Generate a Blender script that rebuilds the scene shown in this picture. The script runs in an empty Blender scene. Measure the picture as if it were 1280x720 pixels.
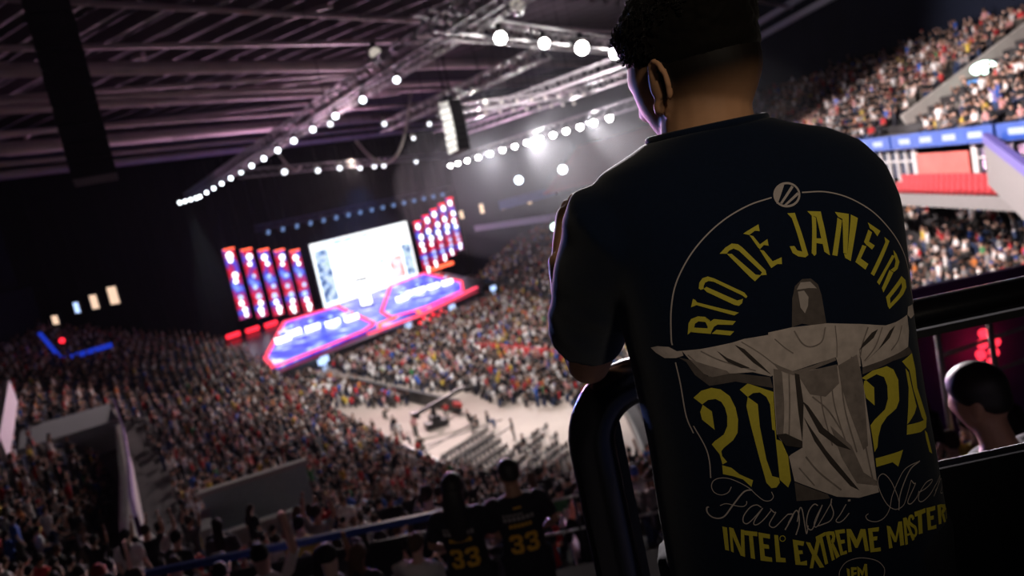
import bpy, bmesh, math, random
import numpy as np
from math import sin, cos, pi, radians, hypot, sqrt
from mathutils import Vector, Matrix, Quaternion
from mathutils.bvhtree import BVHTree

S = bpy.context.scene
C = S.collection
rng = random.Random(7)
nr = np.random.default_rng(11)

# ------------------------------------------------------------------ camera
EYE, PITCH, ROLL = 20.0, radians(7.7), radians(12.0)
cam_d = bpy.data.cameras.new('camera')
cam = bpy.data.objects.new('camera', cam_d)
C.objects.link(cam)
cam.location = (0, 0, EYE)
cam.rotation_mode = 'QUATERNION'
cam.rotation_quaternion = Quaternion((1, 0, 0), pi / 2 - PITCH) @ Quaternion((0, 0, 1), -ROLL)
cam_d.sensor_width, cam_d.lens = 36.0, 28.125
cam_d.clip_start, cam_d.clip_end = 0.05, 600
cam_d.dof.use_dof = True
cam_d.dof.focus_distance = 1.03
cam_d.dof.aperture_fstop = 4.8
S.camera = cam

# ------------------------------------------------------------------ view, world, big lights
S.view_settings.view_transform = 'Standard'
S.view_settings.look = 'None'
S.view_settings.gamma = 1.0
S.view_settings.use_curve_mapping = False
S.view_settings.exposure = 0.0
S.cycles.max_bounces = 5
S.cycles.diffuse_bounces = 2
S.cycles.glossy_bounces = 2
S.cycles.transmission_bounces = 4
S.cycles.volume_bounces = 0
S.cycles.sample_clamp_indirect = 4.0
S.cycles.use_denoising = True
S.cycles.blur_glossy = 1.0
w = bpy.data.worlds.new('world')
S.world = w
w.use_nodes = True
w.node_tree.nodes['Background'].inputs['Color'].default_value = (0.10, 0.11, 0.16, 1)
w.node_tree.nodes['Background'].inputs['Strength'].default_value = 0.02


def spot(name, loc, target, watts, color=(1, 1, 1), angle=60, blend=0.6, radius=0.4):
    d = bpy.data.lights.new(name, 'SPOT')
    d.energy, d.color, d.spot_size, d.spot_blend, d.shadow_soft_size = watts, color, radians(angle), blend, radius
    o = bpy.data.objects.new(name, d)
    C.objects.link(o)
    o.location = loc
    o.rotation_mode = 'QUATERNION'
    o.rotation_quaternion = (Vector(target) - Vector(loc)).to_track_quat('-Z', 'Y')
    return o


# house and stage light (many sit at a lamp of the rig, some are added without one)
spot('flood_light', (0.5, 101.0, 23.4), (16, 30, 12), 52000, (1, .95, .95), 80)
spot('flood_light', (5.0, 90.0, 23.4), (30, 45, 15), 52000, (1, .93, .93), 80)
spot('flood_light', (10.0, 78.0, 23.4), (34, 50, 16), 42000, (1, .92, .92), 90)
spot('floor_light', (2.0, 60.0, 28.0), (-4, 78, 0), 38000, (1, .95, .92), 100)
spot('floor_light', (-6.0, 80.0, 28.0), (-10, 100, 0), 42000, (1, .96, .95), 95)
spot('seat_light', (8.0, 40.0, 28.0), (30, 42, 15), 50000, (1, .85, .81), 90)
spot('seat_light', (7.35, 51.1, 26.9), (4, 8, 16), 30000, (1, .93, .92), 75)
spot('stage_spill', (-16, 100, 25), (-18, 45, 8), 62000, (1, .76, .76), 75)
spot('roof_wash', (-20, 118, 6), (-14, 75, 34), 110000, (.74, .40, .60), 80)
spot('roof_wash', (4, 70, 20), (10, 70, 34), 9000, (1, .88, .92), 120)
spot('corner_beam', (-46.6, 126.5, 26.5), (-42, 118, 0), 30000, (.85, .95, 1), 26, .4, .2)
spot('rear_light', (0.9, -2.2, 21.6), (0.35, 1.0, 20.15), 108, (1, .86, .66), 26, 1.0, .15)
spot('rear_light', (-1.6, -2.0, 21.8), (-.6, 6.5, 17.2), 80, (1, .86, .70), 17, .9, .15)  # extra unseen lamp behind, added to brighten the jersey backs
spot('magenta_rim', (-21, 138, 14), (.1, 1.2, 19.8), 260000, (1, .30, .80), 5, .8, 3)  # added narrow spot without a fixture, gives the man a magenta rim
spot('blue_rim', (-36, 128, 15), (.1, 1.2, 19.8), 220000, (.25, .35, 1), 5, .8, 3)  # added like the magenta one, for blue edges on man and rail
spot('speaker_lamp', (-8.05, 46.2, 24.9), (-1.6, 55, 24), 9000, (1, .97, .93), 22)
spot('blue_haze_spot', (-22.5, 144, 25.5), (-26, 140, 0), 30000, (.12, .3, 1), 95)  # added spot with no lamp there, turns the haze over the screen blue
spot('rim_lamp', (4.62, 46.13, 26.7), (0, 1.2, 20.0), 330000, (1, .90, .93), 8, .8, .35)

# ------------------------------------------------------------------ materials
MATS = {}


def nd(nt, t, **kw):
    n = nt.nodes.new(t)
    for k, v in kw.items():
        setattr(n, k, v)
    return n


def mat(name, col, rough=0.7, metal=0.0, emit=None, strength=0.0, noise=0.15, scale=8.0, bump=0.0, attr=None, objcol=False, spec=0.3, sheen=0.0):
    if name in MATS:
        return MATS[name]
    m = bpy.data.materials.new(name)
    m.use_nodes = True
    nt = m.node_tree
    b = nt.nodes['Principled BSDF']
    b.inputs['Roughness'].default_value = rough
    b.inputs['Metallic'].default_value = metal
    b.inputs['Specular IOR Level'].default_value = spec
    if sheen:
        b.inputs['Sheen Weight'].default_value = sheen
    tc = nd(nt, 'ShaderNodeTexCoord')
    nz = nd(nt, 'ShaderNodeTexNoise')
    nz.inputs['Scale'].default_value = scale
    nz.inputs['Detail'].default_value = 4
    nt.links.new(tc.outputs['Object'], nz.inputs['Vector'])
    mr = nd(nt, 'ShaderNodeMapRange')
    mr.inputs['To Min'].default_value = 1 - noise
    mr.inputs['To Max'].default_value = 1 + noise
    nt.links.new(nz.outputs['Fac'], mr.inputs['Value'])
    mx = nd(nt, 'ShaderNodeMix', data_type='RGBA', blend_type='MULTIPLY')
    mx.inputs['Factor'].default_value = 1
    A = mx.inputs[6]
    A.default_value = (*col, 1)
    if attr:
        at = nd(nt, 'ShaderNodeAttribute', attribute_name=attr)
        nt.links.new(at.outputs['Color'], A)
    if objcol:
        oi = nd(nt, 'ShaderNodeObjectInfo')
        nt.links.new(oi.outputs['Color'], A)
    cb = nd(nt, 'ShaderNodeCombineColor')
    for i in range(3):
        nt.links.new(mr.outputs[0], cb.inputs[i])
    nt.links.new(cb.outputs[0], mx.inputs[7])
    nt.links.new(mx.outputs[2], b.inputs['Base Color'])
    if emit:
        b.inputs['Emission Color'].default_value = (*emit, 1)
        b.inputs['Emission Strength'].default_value = strength
    if bump:
        bp = nd(nt, 'ShaderNodeBump')
        bp.inputs['Strength'].default_value = bump
        nt.links.new(nz.outputs['Fac'], bp.inputs['Height'])
        nt.links.new(bp.outputs['Normal'], b.inputs['Normal'])
    MATS[name] = m
    return m


def glow(name, col, strength):
    return mat(name, (.02, .02, .02), emit=col, strength=strength)


def led(name, ramp, scale, strength, stretch=(1, 1, 1), detail=3.0):
    """a lit LED surface: a noise picture through a colour ramp"""
    m = bpy.data.materials.new(name)
    m.use_nodes = True
    nt = m.node_tree
    b = nt.nodes['Principled BSDF']
    b.inputs['Base Color'].default_value = (.01, .01, .01, 1)
    b.inputs['Roughness'].default_value = .4
    tc = nd(nt, 'ShaderNodeTexCoord')
    mp = nd(nt, 'ShaderNodeMapping')
    mp.inputs['Scale'].default_value = stretch
    nz = nd(nt, 'ShaderNodeTexNoise')
    nz.inputs['Scale'].default_value = scale
    nz.inputs['Detail'].default_value = detail
    cr = nd(nt, 'ShaderNodeValToRGB')
    e = cr.color_ramp.elements
    e[0].position, e[0].color = ramp[0][0], (*ramp[0][1], 1)
    e[1].position, e[1].color = ramp[-1][0], (*ramp[-1][1], 1)
    for p, c in ramp[1:-1]:
        x = e.new(p)
        x.color = (*c, 1)
    nt.links.new(tc.outputs['Object'], mp.inputs['Vector'])
    nt.links.new(mp.outputs[0], nz.inputs['Vector'])
    nt.links.new(nz.outputs['Fac'], cr.inputs[0])
    nt.links.new(cr.outputs[0], b.inputs['Emission Color'])
    b.inputs['Emission Strength'].default_value = strength
    return m


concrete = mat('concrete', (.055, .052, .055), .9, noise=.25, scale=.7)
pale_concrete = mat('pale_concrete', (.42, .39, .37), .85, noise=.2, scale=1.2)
floor_mat = mat('arena_floor', (.40, .33, .29), .6, noise=.22, scale=.25)
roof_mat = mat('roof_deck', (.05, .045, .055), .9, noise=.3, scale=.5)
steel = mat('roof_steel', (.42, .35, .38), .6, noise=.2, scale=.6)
curtain = mat('black_curtain', (.003, .003, .006), .95, noise=.4, scale=.8, spec=.02)
dark_wall = mat('dark_wall', (.008, .010, .02), .9, noise=.3, scale=.3, spec=.05)
black_paint = mat('black_paint', (.012, .012, .014), .35, noise=.2, scale=20, spec=.5)
rail_black = mat('rail_black', (.006, .006, .008), .25, noise=.4, scale=160, spec=.6, bump=.25)
alu = mat('aluminium', (.55, .54, .55), .45, .6, noise=.15, scale=6)
dark_metal = mat('dark_metal', (.03, .03, .035), .5, .4, noise=.2)
red_seat = mat('red_seat', (.45, .03, .04), .6, noise=.2)
blue_banner = mat('blue_banner', (.03, .09, .42), .6, noise=.35, scale=1.5)
white_panel = mat('white_panel', (.62, .60, .60), .6, noise=.1)
red_panel = mat('red_panel', (.62, .12, .10), .6, noise=.3, scale=.9)
navy_glass = mat('navy_glass', (.015, .02, .05), .15, noise=.2, spec=.6)
chair_black = mat('chair_black', (.015, .015, .017), .6)
chair_pale = mat('chair_pale', (.45, .42, .40), .6)
people_mat = mat('people_colours', (1, 1, 1), .8, attr='col', noise=.12, scale=6)
obj_cloth = mat('cloth', (1, 1, 1), .85, objcol=True, noise=.2, scale=9)
obj_skin = mat('skin_tone', (1, 1, 1), .55, objcol=True, noise=.08, scale=9)
lens_cool = glow('lens_cool', (.86, .95, 1), 7)
lens_white = glow('lens_white', (1, .97, .95), 40)
lens_hot = glow('lens_hot', (1, .97, .93), 60)
warm_window = glow('warm_window', (1, .68, .48), 1.1)
green_white = glow('green_white', (.72, 1, .88), 6)
blue_glow = glow('blue_glow', (.02, .07, 1), .45)
red_led = glow('red_led', (1, .02, .04), 2.2)
pink_led = glow('pink_led', (1, .06, .12), 2.0)
orange_led = glow('orange_led', (1, .12, .05), 2.6)
white_led = glow('white_led', (.9, .95, 1), 3.2)
bluewhite_led = glow('bluewhite_led', (.45, .62, 1), 1.7)
blue_led = glow('blue_led', (.08, .18, 1), 2.2)

# ------------------------------------------------------------------ mesh helpers


class MB:
    def __init__(s):
        s.v, s.f, s.m = [], [], []
        s.cur = 0

    def add(s, vs, fs):
        o = len(s.v)
        s.v += [tuple(p) for p in vs]
        s.f += [tuple(i + o for i in f) for f in fs]
        s.m += [s.cur] * len(fs)
        return s

    def box(s, c, d, rz=0, M=None):
        x, y, z = d[0] / 2, d[1] / 2, d[2] / 2
        vs = [Vector((sx * x, sy * y, sz * z)) for sz in (-1, 1) for sy in (-1, 1) for sx in (-1, 1)]
        R = M if M is not None else Matrix.Rotation(rz, 3, 'Z')
        vs = [R @ v + Vector(c) for v in vs]
        return s.add(vs, [(0, 2, 3, 1), (4, 5, 7, 6), (0, 1, 5, 4), (2, 6, 7, 3), (0, 4, 6, 2), (1, 3, 7, 5)])

    def bar(s, a, b, wd, ht=None, up=(0, 0, 1)):
        a, b = Vector(a), Vector(b)
        d = b - a
        L = d.length
        d = d / L
        u = Vector(up)
        if abs(d.dot(u)) > .98:
            u = Vector((1, 0, 0))
        x = d.cross(u).normalized()
        z = x.cross(d)
        M = Matrix((x, d, z)).transposed()
        return s.box((a + b) / 2, (wd, L, ht or wd), M=M)

    def loft(s, rings, cap=True):
        n = len(rings[0])
        vs = [p for r in rings for p in r]
        fs = []
        for k in range(len(rings) - 1):
            for i in range(n):
                j = (i + 1) % n
                fs.append((k * n + i, k * n + j, (k + 1) * n + j, (k + 1) * n + i))
        if cap:
            fs.append(tuple(reversed(range(n))))
            fs.append(tuple(range((len(rings) - 1) * n, len(rings) * n)))
        return s.add(vs, fs)

    def tube(s, pts, rad, n=10, cap=True, flat=1.0, up=None):
        pts = [Vector(p) for p in pts]
        if not hasattr(rad, '__len__'):
            rad = [rad] * len(pts)
        rings = []
        prev = None
        for i, p in enumerate(pts):
            t = (pts[min(i + 1, len(pts) - 1)] - pts[max(i - 1, 0)]).normalized()
            if prev is None:
                ref = Vector(up) if up else (Vector((0, 0, 1)) if abs(t.z) < .9 else Vector((0, 1, 0)))
                x = t.cross(ref).normalized()
            else:
                x = (prev - t * prev.dot(t)).normalized()
            prev = x
            y = t.cross(x)
            rings.append([p + (x * cos(2 * pi * k / n) + y * sin(2 * pi * k / n) * flat) * rad[i] for k in range(n)])
        return s.loft(rings, cap)

    def ball(s, c, r, nu=10, nv=7, M=None):
        r = (r, r, r) if not hasattr(r, '__len__') else r
        rings = []
        for j in range(nv + 1):
            th = max(.02, min(pi - .02, pi * j / nv))
            ring = [Vector((r[0] * sin(th) * cos(2 * pi * i / nu), r[1] * sin(th) * sin(2 * pi * i / nu), -r[2] * cos(th))) for i in range(nu)]
            rings.append([(M @ p if M else p) + Vector(c) for p in ring])
        return s.loft(rings)

    def mesh(s, name, mats, smooth=False):
        me = bpy.data.meshes.new(name)
        me.from_pydata([tuple(p) for p in s.v], [], s.f)
        for m in (mats if isinstance(mats, (list, tuple)) else [mats]):
            me.materials.append(m)
        if any(s.m):
            me.polygons.foreach_set('material_index', s.m)
        if smooth:
            me.polygons.foreach_set('use_smooth', [True] * len(me.polygons))
        me.update()
        return me


def remesh(mb, name, mats, voxel, smooth=4, factor=.5):
    me = mb.mesh('raw_shape', [])
    o = bpy.data.objects.new('raw_shape', me)
    C.objects.link(o)
    r = o.modifiers.new('r', 'REMESH')
    r.mode, r.voxel_size, r.use_smooth_shade = 'VOXEL', voxel, True
    if smooth:
        q = o.modifiers.new('s', 'SMOOTH')
        q.iterations, q.factor = smooth, factor
    dg = bpy.context.evaluated_depsgraph_get()
    dg.update()
    out = bpy.data.meshes.new_from_object(o.evaluated_get(dg))
    out.name = name
    out.materials.clear()
    for m in (mats if isinstance(mats, (list, tuple)) else [mats]):
        out.materials.append(m)
    out.polygons.foreach_set('use_smooth', [True] * len(out.polygons))
    bpy.data.objects.remove(o)
    bpy.data.meshes.remove(me)
    return out


def obj(name, me, parent=None, loc=None, color=None, label=None, cat=None, group=None, kind=None):
    o = bpy.data.objects.new(name, me)
    C.objects.link(o)
    if parent is not None:
        o.parent = parent
    if loc is not None:
        o.location = loc
    if color is not None:
        o.color = (*color, 1)
    return tag(o, label, cat, group, kind)


def tag(o, label=None, cat=None, group=None, kind=None):
    for k, v in (('label', label), ('category', cat), ('group', group), ('kind', kind)):
        if v:
            o[k] = v
    return o


def thing(name, loc, label, cat, group=None, rz=0):
    o = obj(name, None, None, loc, None, label, cat, group)
    o.rotation_euler = (0, 0, rz)
    return o


def copy_tree(o, parent=None):
    c = o.copy()
    C.objects.link(c)
    if parent is not None:
        c.parent = parent
    for ch in list(o.children):
        copy_tree(ch, c)
    return c


def struct(name, me, label=None):
    return obj(name, me, kind='structure', label=label)


def simple(name, label, cat, mb, mats, group=None, parent=None, smooth=False, origin=None):
    """one-mesh thing with its origin moved to a sensible place"""
    if origin is None:
        origin = Vector(np.mean(np.array([tuple(p) for p in mb.v]), axis=0))
        origin.z = min(p[2] for p in mb.v)
    mb.v = [tuple(Vector(p) - Vector(origin)) for p in mb.v]
    return obj(name, mb.mesh(name, mats, smooth), parent, origin, None, label, cat, group)


def project(p):
    p = np.asarray(p, float) - np.array([0, 0, EYE])
    zc = p[..., 1] * cos(PITCH) - p[..., 2] * sin(PITCH)
    yc = p[..., 1] * sin(PITCH) + p[..., 2] * cos(PITCH)
    zc = np.where(zc < .1, .1, zc)
    x, y = p[..., 0] / zc, yc / zc
    u = x * cos(ROLL) - y * sin(ROLL)
    v = x * sin(ROLL) + y * cos(ROLL)
    return 640 + u * 1000, 360 - v * 1000, zc


# stage frame: s runs along the stage front, q towards the back
FL = Vector((-33.4, 104.01, 0))
TS = Vector((.5911, .8066, 0))
NS = Vector((-.8066, .5911, 0))
STAGE_RZ = math.atan2(TS.y, TS.x)


def st(s, q, z):
    return FL + TS * s + NS * q + Vector((0, 0, z))


# haze that fills the hall
hz = MB()
hz.box((-5, 85, 18.3), (130, 190, 36.4))
hzm = bpy.data.materials.new('haze')
hzm.use_nodes = True
hzm.node_tree.nodes.clear()
vo = hzm.node_tree.nodes.new('ShaderNodeOutputMaterial')
vs_ = hzm.node_tree.nodes.new('ShaderNodeVolumeScatter')
vs_.inputs['Color'].default_value = (.9, .92, 1, 1)
vs_.inputs['Density'].default_value = .00003
vs_.inputs['Anisotropy'].default_value = .55
hzm.node_tree.links.new(vs_.outputs[0], vo.inputs['Volume'])
obj('haze', hz.mesh('haze', hzm), label='thin stage haze filling the whole arena air', cat='haze', kind='stuff')

hz2 = hzm.copy()
hz2.node_tree.nodes['Volume Scatter'].inputs['Density'].default_value = .00036
cloud = thing('haze_cloud', (10, 88, 20.5), 'denser pale haze drifting around the long floodlight row', 'haze')
cloud['kind'] = 'stuff'
for k in (.45, .65, .83, 1.0, 1.18):
    h2 = MB()
    h2.ball((0, 0, 0), (17 * k, 38 * k, 8.5 * k), 24, 14)
    obj('haze_layer', h2.mesh('haze_layer', hz2), cloud, kind='stuff')
for nm, c_, r_, den, lab in (('stage_haze', st(45, 18, 17), (24, 9, 7), .0010, 'bluish haze hanging above the main screen'), ('corner_haze', Vector((-43.5, 120, 17)), (7, 7, 11), .0012, 'thin haze under the lamp cluster at the far truss end')):
    hz3 = hzm.copy()
    hz3.node_tree.nodes['Volume Scatter'].inputs['Density'].default_value = den / 3
    t = thing(nm, c_, lab, 'haze', None, STAGE_RZ)
    t['kind'] = 'stuff'
    for k in (.55, .8, 1.05):
        h2 = MB()
        h2.ball((0, 0, 0), tuple(q * k for q in r_), 20, 12)
        obj('haze_layer', h2.mesh('haze_layer', hz3), t, kind='stuff')

# ------------------------------------------------------------------ the bowl
def chaikin(P, n=3):
    P = [np.array(p, float) for p in P]
    for _ in range(n):
        Q = [P[0]]
        for a, b in zip(P[:-1], P[1:]):
            Q += [a * .75 + b * .25, a * .25 + b * .75]
        Q.append(P[-1])
        P = Q
    return P


# floor boundary: x, y, slope of the seats behind it, depth of the tier
BOUND = [(-50, 150, .42, 28), (-36, 115, .42, 28), (-24, 86, .40, 30), (-8.5, 57, .385, 43), (-3, 49, .375, 44), (3, 46.5, .375, 44),
         (6, 48, .38, 44), (6.4, 53, .40, 40), (6.6, 60, .55, 24), (6.7, 72, .66, 21), (6.8, 97, .66, 19), (3, 130, .60, 19), (-8, 160, .55, 19)]
BP = np.array(chaikin(BOUND, 3))
T_ = np.gradient(BP[:, :2], axis=0)
T_ /= np.linalg.norm(T_, axis=1)[:, None]
BN = np.stack([T_[:, 1], -T_[:, 0]], 1)


def bowl(i, d):
    """point on the seating slope behind boundary sample i (fractional) at depth d"""
    k = int(min(max(i, 0), len(BP) - 1.001))
    f = i - k
    p = BP[k] * (1 - f) + BP[k + 1] * f
    n = BN[k] * (1 - f) + BN[k + 1] * f
    n = n / hypot(*n)
    return Vector((p[0] + n[0] * d, p[1] + n[1] * d, .4 + p[2] * d)), Vector((n[0], n[1], 0)), p[3]


TREAD = .9


def dmax(k):
    p, q = BP[k], BP[k + 1]
    zcap = 18.2 - 4.4 * min(1, max(0, (q[2] - .412) / .10))
    return min(p[3], q[3], (zcap - .4) / max(p[2], q[2]))


mb = MB()
nB = len(BP)
nrows = 49
for k in range(nB - 1):
    for r in range(nrows):
        d0, d1 = r * TREAD, (r + 1) * TREAD
        if d0 > dmax(k):
            break
        a, b = bowl(k, d0)[0], bowl(k + 1 - 1e-6, d0)[0]
        a2, b2 = bowl(k, d1)[0], bowl(k + 1 - 1e-6, d1)[0]
        za, zb = a2.z - .05, b2.z - .05
        pz = [(a.x, a.y, a.z - .05), (b.x, b.y, b.z - .05), (b.x, b.y, zb), (a.x, a.y, za), (b2.x, b2.y, zb), (a2.x, a2.y, za)]
        mb.add(pz, [(0, 1, 2, 3), (3, 2, 4, 5)])
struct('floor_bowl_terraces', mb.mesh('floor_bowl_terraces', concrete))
fl = MB()
fl.box((0, 90, -.15), (160, 190, .3))
struct('floor', fl.mesh('floor', floor_mat))
fm = MB()          # front barrier of the bowl
for k in range(nB - 1):
    a, b = BP[k], BP[k + 1]
    fm.bar((a[0], a[1], .55), (b[0], b[1], .55), .12, 1.1)
struct('trim_1', fm.mesh('trim_1', black_paint))

# right hand side: suites and the upper tier, parallel to the long axis
UX0, UX1, UZ0, UZ1 = 26.5, 40.5, 17.5, 24.2
up_rows = 15
mb = MB()
for r in range(up_rows):
    x0 = UX0 + .4 + r * (UX1 - UX0) / up_rows
    x1 = x0 + (UX1 - UX0) / up_rows
    z0 = UZ0 - .9 + r * (UZ1 - UZ0) / (up_rows)
    z1 = z0 + (UZ1 - UZ0) / (up_rows)
    for y0, y1 in ((8, 33), (33, 60), (60, 90), (90, 125)):
        mb.add([(x0, y0, z0), (x0, y1, z0), (x0, y1, z1), (x0, y0, z1), (x1, y0, z1), (x1, y1, z1)], [(0, 1, 2, 3), (3, 2, 5, 4)])
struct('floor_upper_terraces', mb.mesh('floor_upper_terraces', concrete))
mb = MB()
mb.box((41.2, 85, 30), (.4, 190, 16))
struct('wall_right', mb.mesh('wall_right', dark_wall))
mb = MB()
mb.box((29.6, 68, 15.4), (.3, 122, 4.4))
struct('wall_suite', mb.mesh('wall_suite', dark_wall))
mb = MB()
mb.box((28.1, 68, 14.1), (3.2, 122, .2))
struct('floor_suite_balcony', mb.mesh('floor_suite_balcony', concrete))
# black drape behind the stage and far wall
mb = MB()
for i in range(60):
    a, b = st(-26 + i * 2.0, 31 + (.35 if i % 2 else 0), 0), st(-24 + i * 2.0, 31 + (0 if i % 2 else .35), 0)
    mb.add([a, b, b + Vector((0, 0, 34)), a + Vector((0, 0, 34))], [(0, 1, 2, 3)])
struct('wall_back', mb.mesh('wall_back', curtain))
mb = MB()
mb.bar((-57.5, 60, 24), (-72, 140, 24), .4, 20)
mb.bar((-57.5, 60, 24), (-45, 20, 24), .4, 20)
struct('wall_left', mb.mesh('wall_left', dark_wall))
mb = MB()
mb.box((-5, 95, 37.2), (150, 220, .4))
struct('ceiling', mb.mesh('ceiling', roof_mat))

# parapet of the upper tier: blue banners, suites, red seats
for k in range(9):
    y0 = 20 + k * 11.0
    m = MB()
    m.box((26.5, y0 + 5.4, 17.05), (.16, 10.7, .9))
    m.cur = 1
    for j in range(4):
        m.box((26.41, y0 + 1.6 + j * 2.5, 17.05), (.03, 1.3, .34))
    simple('parapet_banner', 'blue banner with pale marks on the upper tier parapet, beside the other blue banners', 'banner', m,
           [blue_banner, mat('banner_mark', (.35, .45, .75), .6)], 'blue banners along the upper tier parapet')
for k in range(7):
    y0 = 27 + k * 12.0
    t = thing('glazed_suite', (26.9, y0, 14.2), 'glazed suite front with white mullions under the blue banner', 'suite', 'glazed suites under the upper tier')
    m = MB()
    m.box((.25, 3.0, 1.25), (.1, 5.8, 1.7))
    obj('glass', m.mesh('glass', navy_glass), t)
    for j in range(6):
        m = MB()
        m.box((.12, .2 + j * 1.12, 1.25), (.14, .14 if j % 5 else .5, 2.3))
        obj('mullion', m.mesh('mullion', white_panel), t)
    m = MB()
    m.box((.12, 3.0, 1.5), (.1, 5.6, .1))
    m.box((.12, 3.0, 2.35), (.12, 6, .16))
    obj('transom', m.mesh('transom', white_panel), t)
    m = MB()
    m.box((0, 9.0, 1.2), (.12, 5.6, 1.5))
    simple('red_hoarding', 'salmon red wall panel between two glazed suites', 'panel', _m := MB().add([Vector(p) + Vector((26.9, y0, 14.2)) for p in m.v], m.f), red_panel, 'red panels between the suites')
m = MB()
m.box((25.2, 68, 13.6), (.25, 122, .7))
struct('trim_2', m.mesh('trim_2', mat('grey_wall', (.22, .21, .21), .8)))
m = MB()
m.bar((26.0, 42, 15.6), (21.2, 30, 13.7), .3, 2.4)
m.cur = 1
m.bar((26.0, 42, 16.9), (21.2, 30, 15.0), .36, .5)
simple('slanted_wall', 'white slanted wall with a purple top strip at the right end of the suites', 'wall', m, [mat('grey_wall', (.22, .21, .21), .8), mat('purple_strip', (.12, .10, .35), .6)])


def seat_mesh():
    m = MB()
    m.box((0, .0, .42), (.46, .42, .06))
    m.box((0, -.21, .68), (.46, .06, .5))
    m.box((-.2, -.05, .2), (.05, .3, .4))
    m.box((.2, -.05, .2), (.05, .3, .4))
    return m


seat_me = seat_mesh().mesh('stadium_seat', red_seat)
for r, (x, z) in enumerate(((26.3, 14.0), (25.9, 13.6))):
    for k in range(26):
        o = obj('stadium_seat', seat_me, None, (x, 38 + k * .56, z), None, 'empty red seat in the rows in front of the suites', 'seat', 'empty red seats in front of the suites')
        o.rotation_euler = (0, 0, pi / 2)

# left wing: suite wall with lit windows, blue strip
iL = 8
m = MB()
for k in range(0, 26):
    a, b = bowl(k, BP[k][3] + .5)[0], bowl(k + .999, BP[min(k + 1, nB - 1)][3] + .5)[0]
    m.bar((a.x, a.y, a.z + 3.2), (b.x, b.y, b.z + 3.2), .3, 7)
struct('wall_left_suites', m.mesh('wall_left_suites', dark_wall))


def at_y(y, rx, rz):
    return Vector((rx * y, y, EYE + rz * y))


for (rx, rz, wd, ht, mt, lab) in ((-.565, -.055, 1.5, 1.0, warm_window, 'small warm lit suite window at the far left, beside the blue strip'),
                                  (-.535, -.0455, 1.2, 1.2, bluewhite_led, 'small cold white lit suite window between warm ones at the far left'),
                                  (-.512, -.043, 1.6, 1.6, warm_window, 'square warm lit suite window in the middle of the far left group'),
                                  (-.487, -.040, 2.0, 2.0, warm_window, 'brightest warm lit suite window at the far left, nearest the stage')):
    p = at_y(92, rx, rz)
    t = thing('suite_window', p, lab, 'window')
    t.rotation_euler = (0, 0, radians(-35))
    a = MB()
    a.box((0, 0, 0), (wd, .1, ht))
    obj('pane', a.mesh('pane', mt), t)
    a = MB()
    for sx in (-1, 1):
        a.box((sx * (wd / 2 + .06), 0, 0), (.12, .2, ht + .24))
    for sz in (-1, 1):
        a.box((0, 0, sz * (ht / 2 + .06)), (wd, .2, .12))
    obj('window_frame', a.mesh('window_frame', dark_metal), t)
p = at_y(88, -.585, -.086)
a = MB()
a.bar(p + Vector((-.4, 0, 1.7)), p + Vector((.8, 1, -2.3)), 1.2, .3)
a.bar(p + Vector((.8, 1, -1.8)), p + Vector((5.2, 3.5, -1.6)), .3, .55)
simple('blue_light_strip', 'saturated blue lit strip along the parapet at the far left', 'light', a, blue_glow)
a = MB()
a.ball(at_y(86, -.565, -.082), .3)
simple('red_signal_lamp', 'small round red lamp in front of the blue lit strip', 'lamp', a, red_led)

# left bowl divider wall, the pale platform at its end and the vomitory box
a = MB()
WALL = [(-10.3, 18.6), (-13.2, 24), (-18.2, 34), (-24.3, 46), (-30.6, 58)]
pts = WALL
zs = [12.0, 10.9, 9.7, 8.8, 8.3]
for i in range(4):
    a.bar((*pts[i], zs[i] + .2), (*pts[i + 1], zs[i + 1] + .2), .45, 2.1)
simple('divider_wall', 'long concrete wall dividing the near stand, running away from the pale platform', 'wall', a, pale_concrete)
a = MB()
for i in range(4):
    a.bar((pts[i][0] + .3, pts[i][1], zs[i] + 1.7), (pts[i + 1][0] + .3, pts[i + 1][1], zs[i + 1] + 1.7), .12, .5)
simple('divider_banner', 'dark blue and red strip along the top of the dividing wall', 'banner', a, mat('divider_strip', (.10, .05, .20), .6, noise=.6, scale=.5))
a = MB()
c = at_y(52, -.588, -.188)
a.box((c.x, c.y, c.z - .4), (5.6, 7.5, .8), radians(30))
a.box((c.x, c.y, c.z - 1.3), (5.0, 6.9, 1.2), radians(30))
simple('entrance_roof', 'flat pale grey roof over a stand entrance at the left', 'roof', a, mat('pale_roof', (.34, .38, .40), .8))
a = MB()
c = at_y(44, -.655, -.17)
a.bar(c + Vector((-1.5, 3, 1.3)), c + Vector((1.0, -3, -.8)), .3, 1.6)
simple('slanted_parapet', 'pale slanted parapet end catching light at the left frame side', 'parapet', a, white_panel)
t = thing('entrance_box', (-8.6, 22.8, 11.6), 'grey concrete stand entrance box among the near spectators', 'entrance', rz=radians(20))
a = MB()
a.box((0, .2, .55), (3.0, .2, 1.5))
obj('back_panel', a.mesh('back_panel', mat('box_panel', (.34, .42, .42), .8)), t)
for nm, cc, dd in (('front_parapet', (-.2, -1.6, .2), (2.6, .3, .9)), ('side_parapet', (-1.5, -.7, .3), (.3, 1.9, 1.2)), ('top_rail', (0, .2, 1.36), (3.2, .3, .14))):
    a = MB()
    a.box(cc, dd)
    obj(nm, a.mesh(nm, pale_concrete), t)

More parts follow.
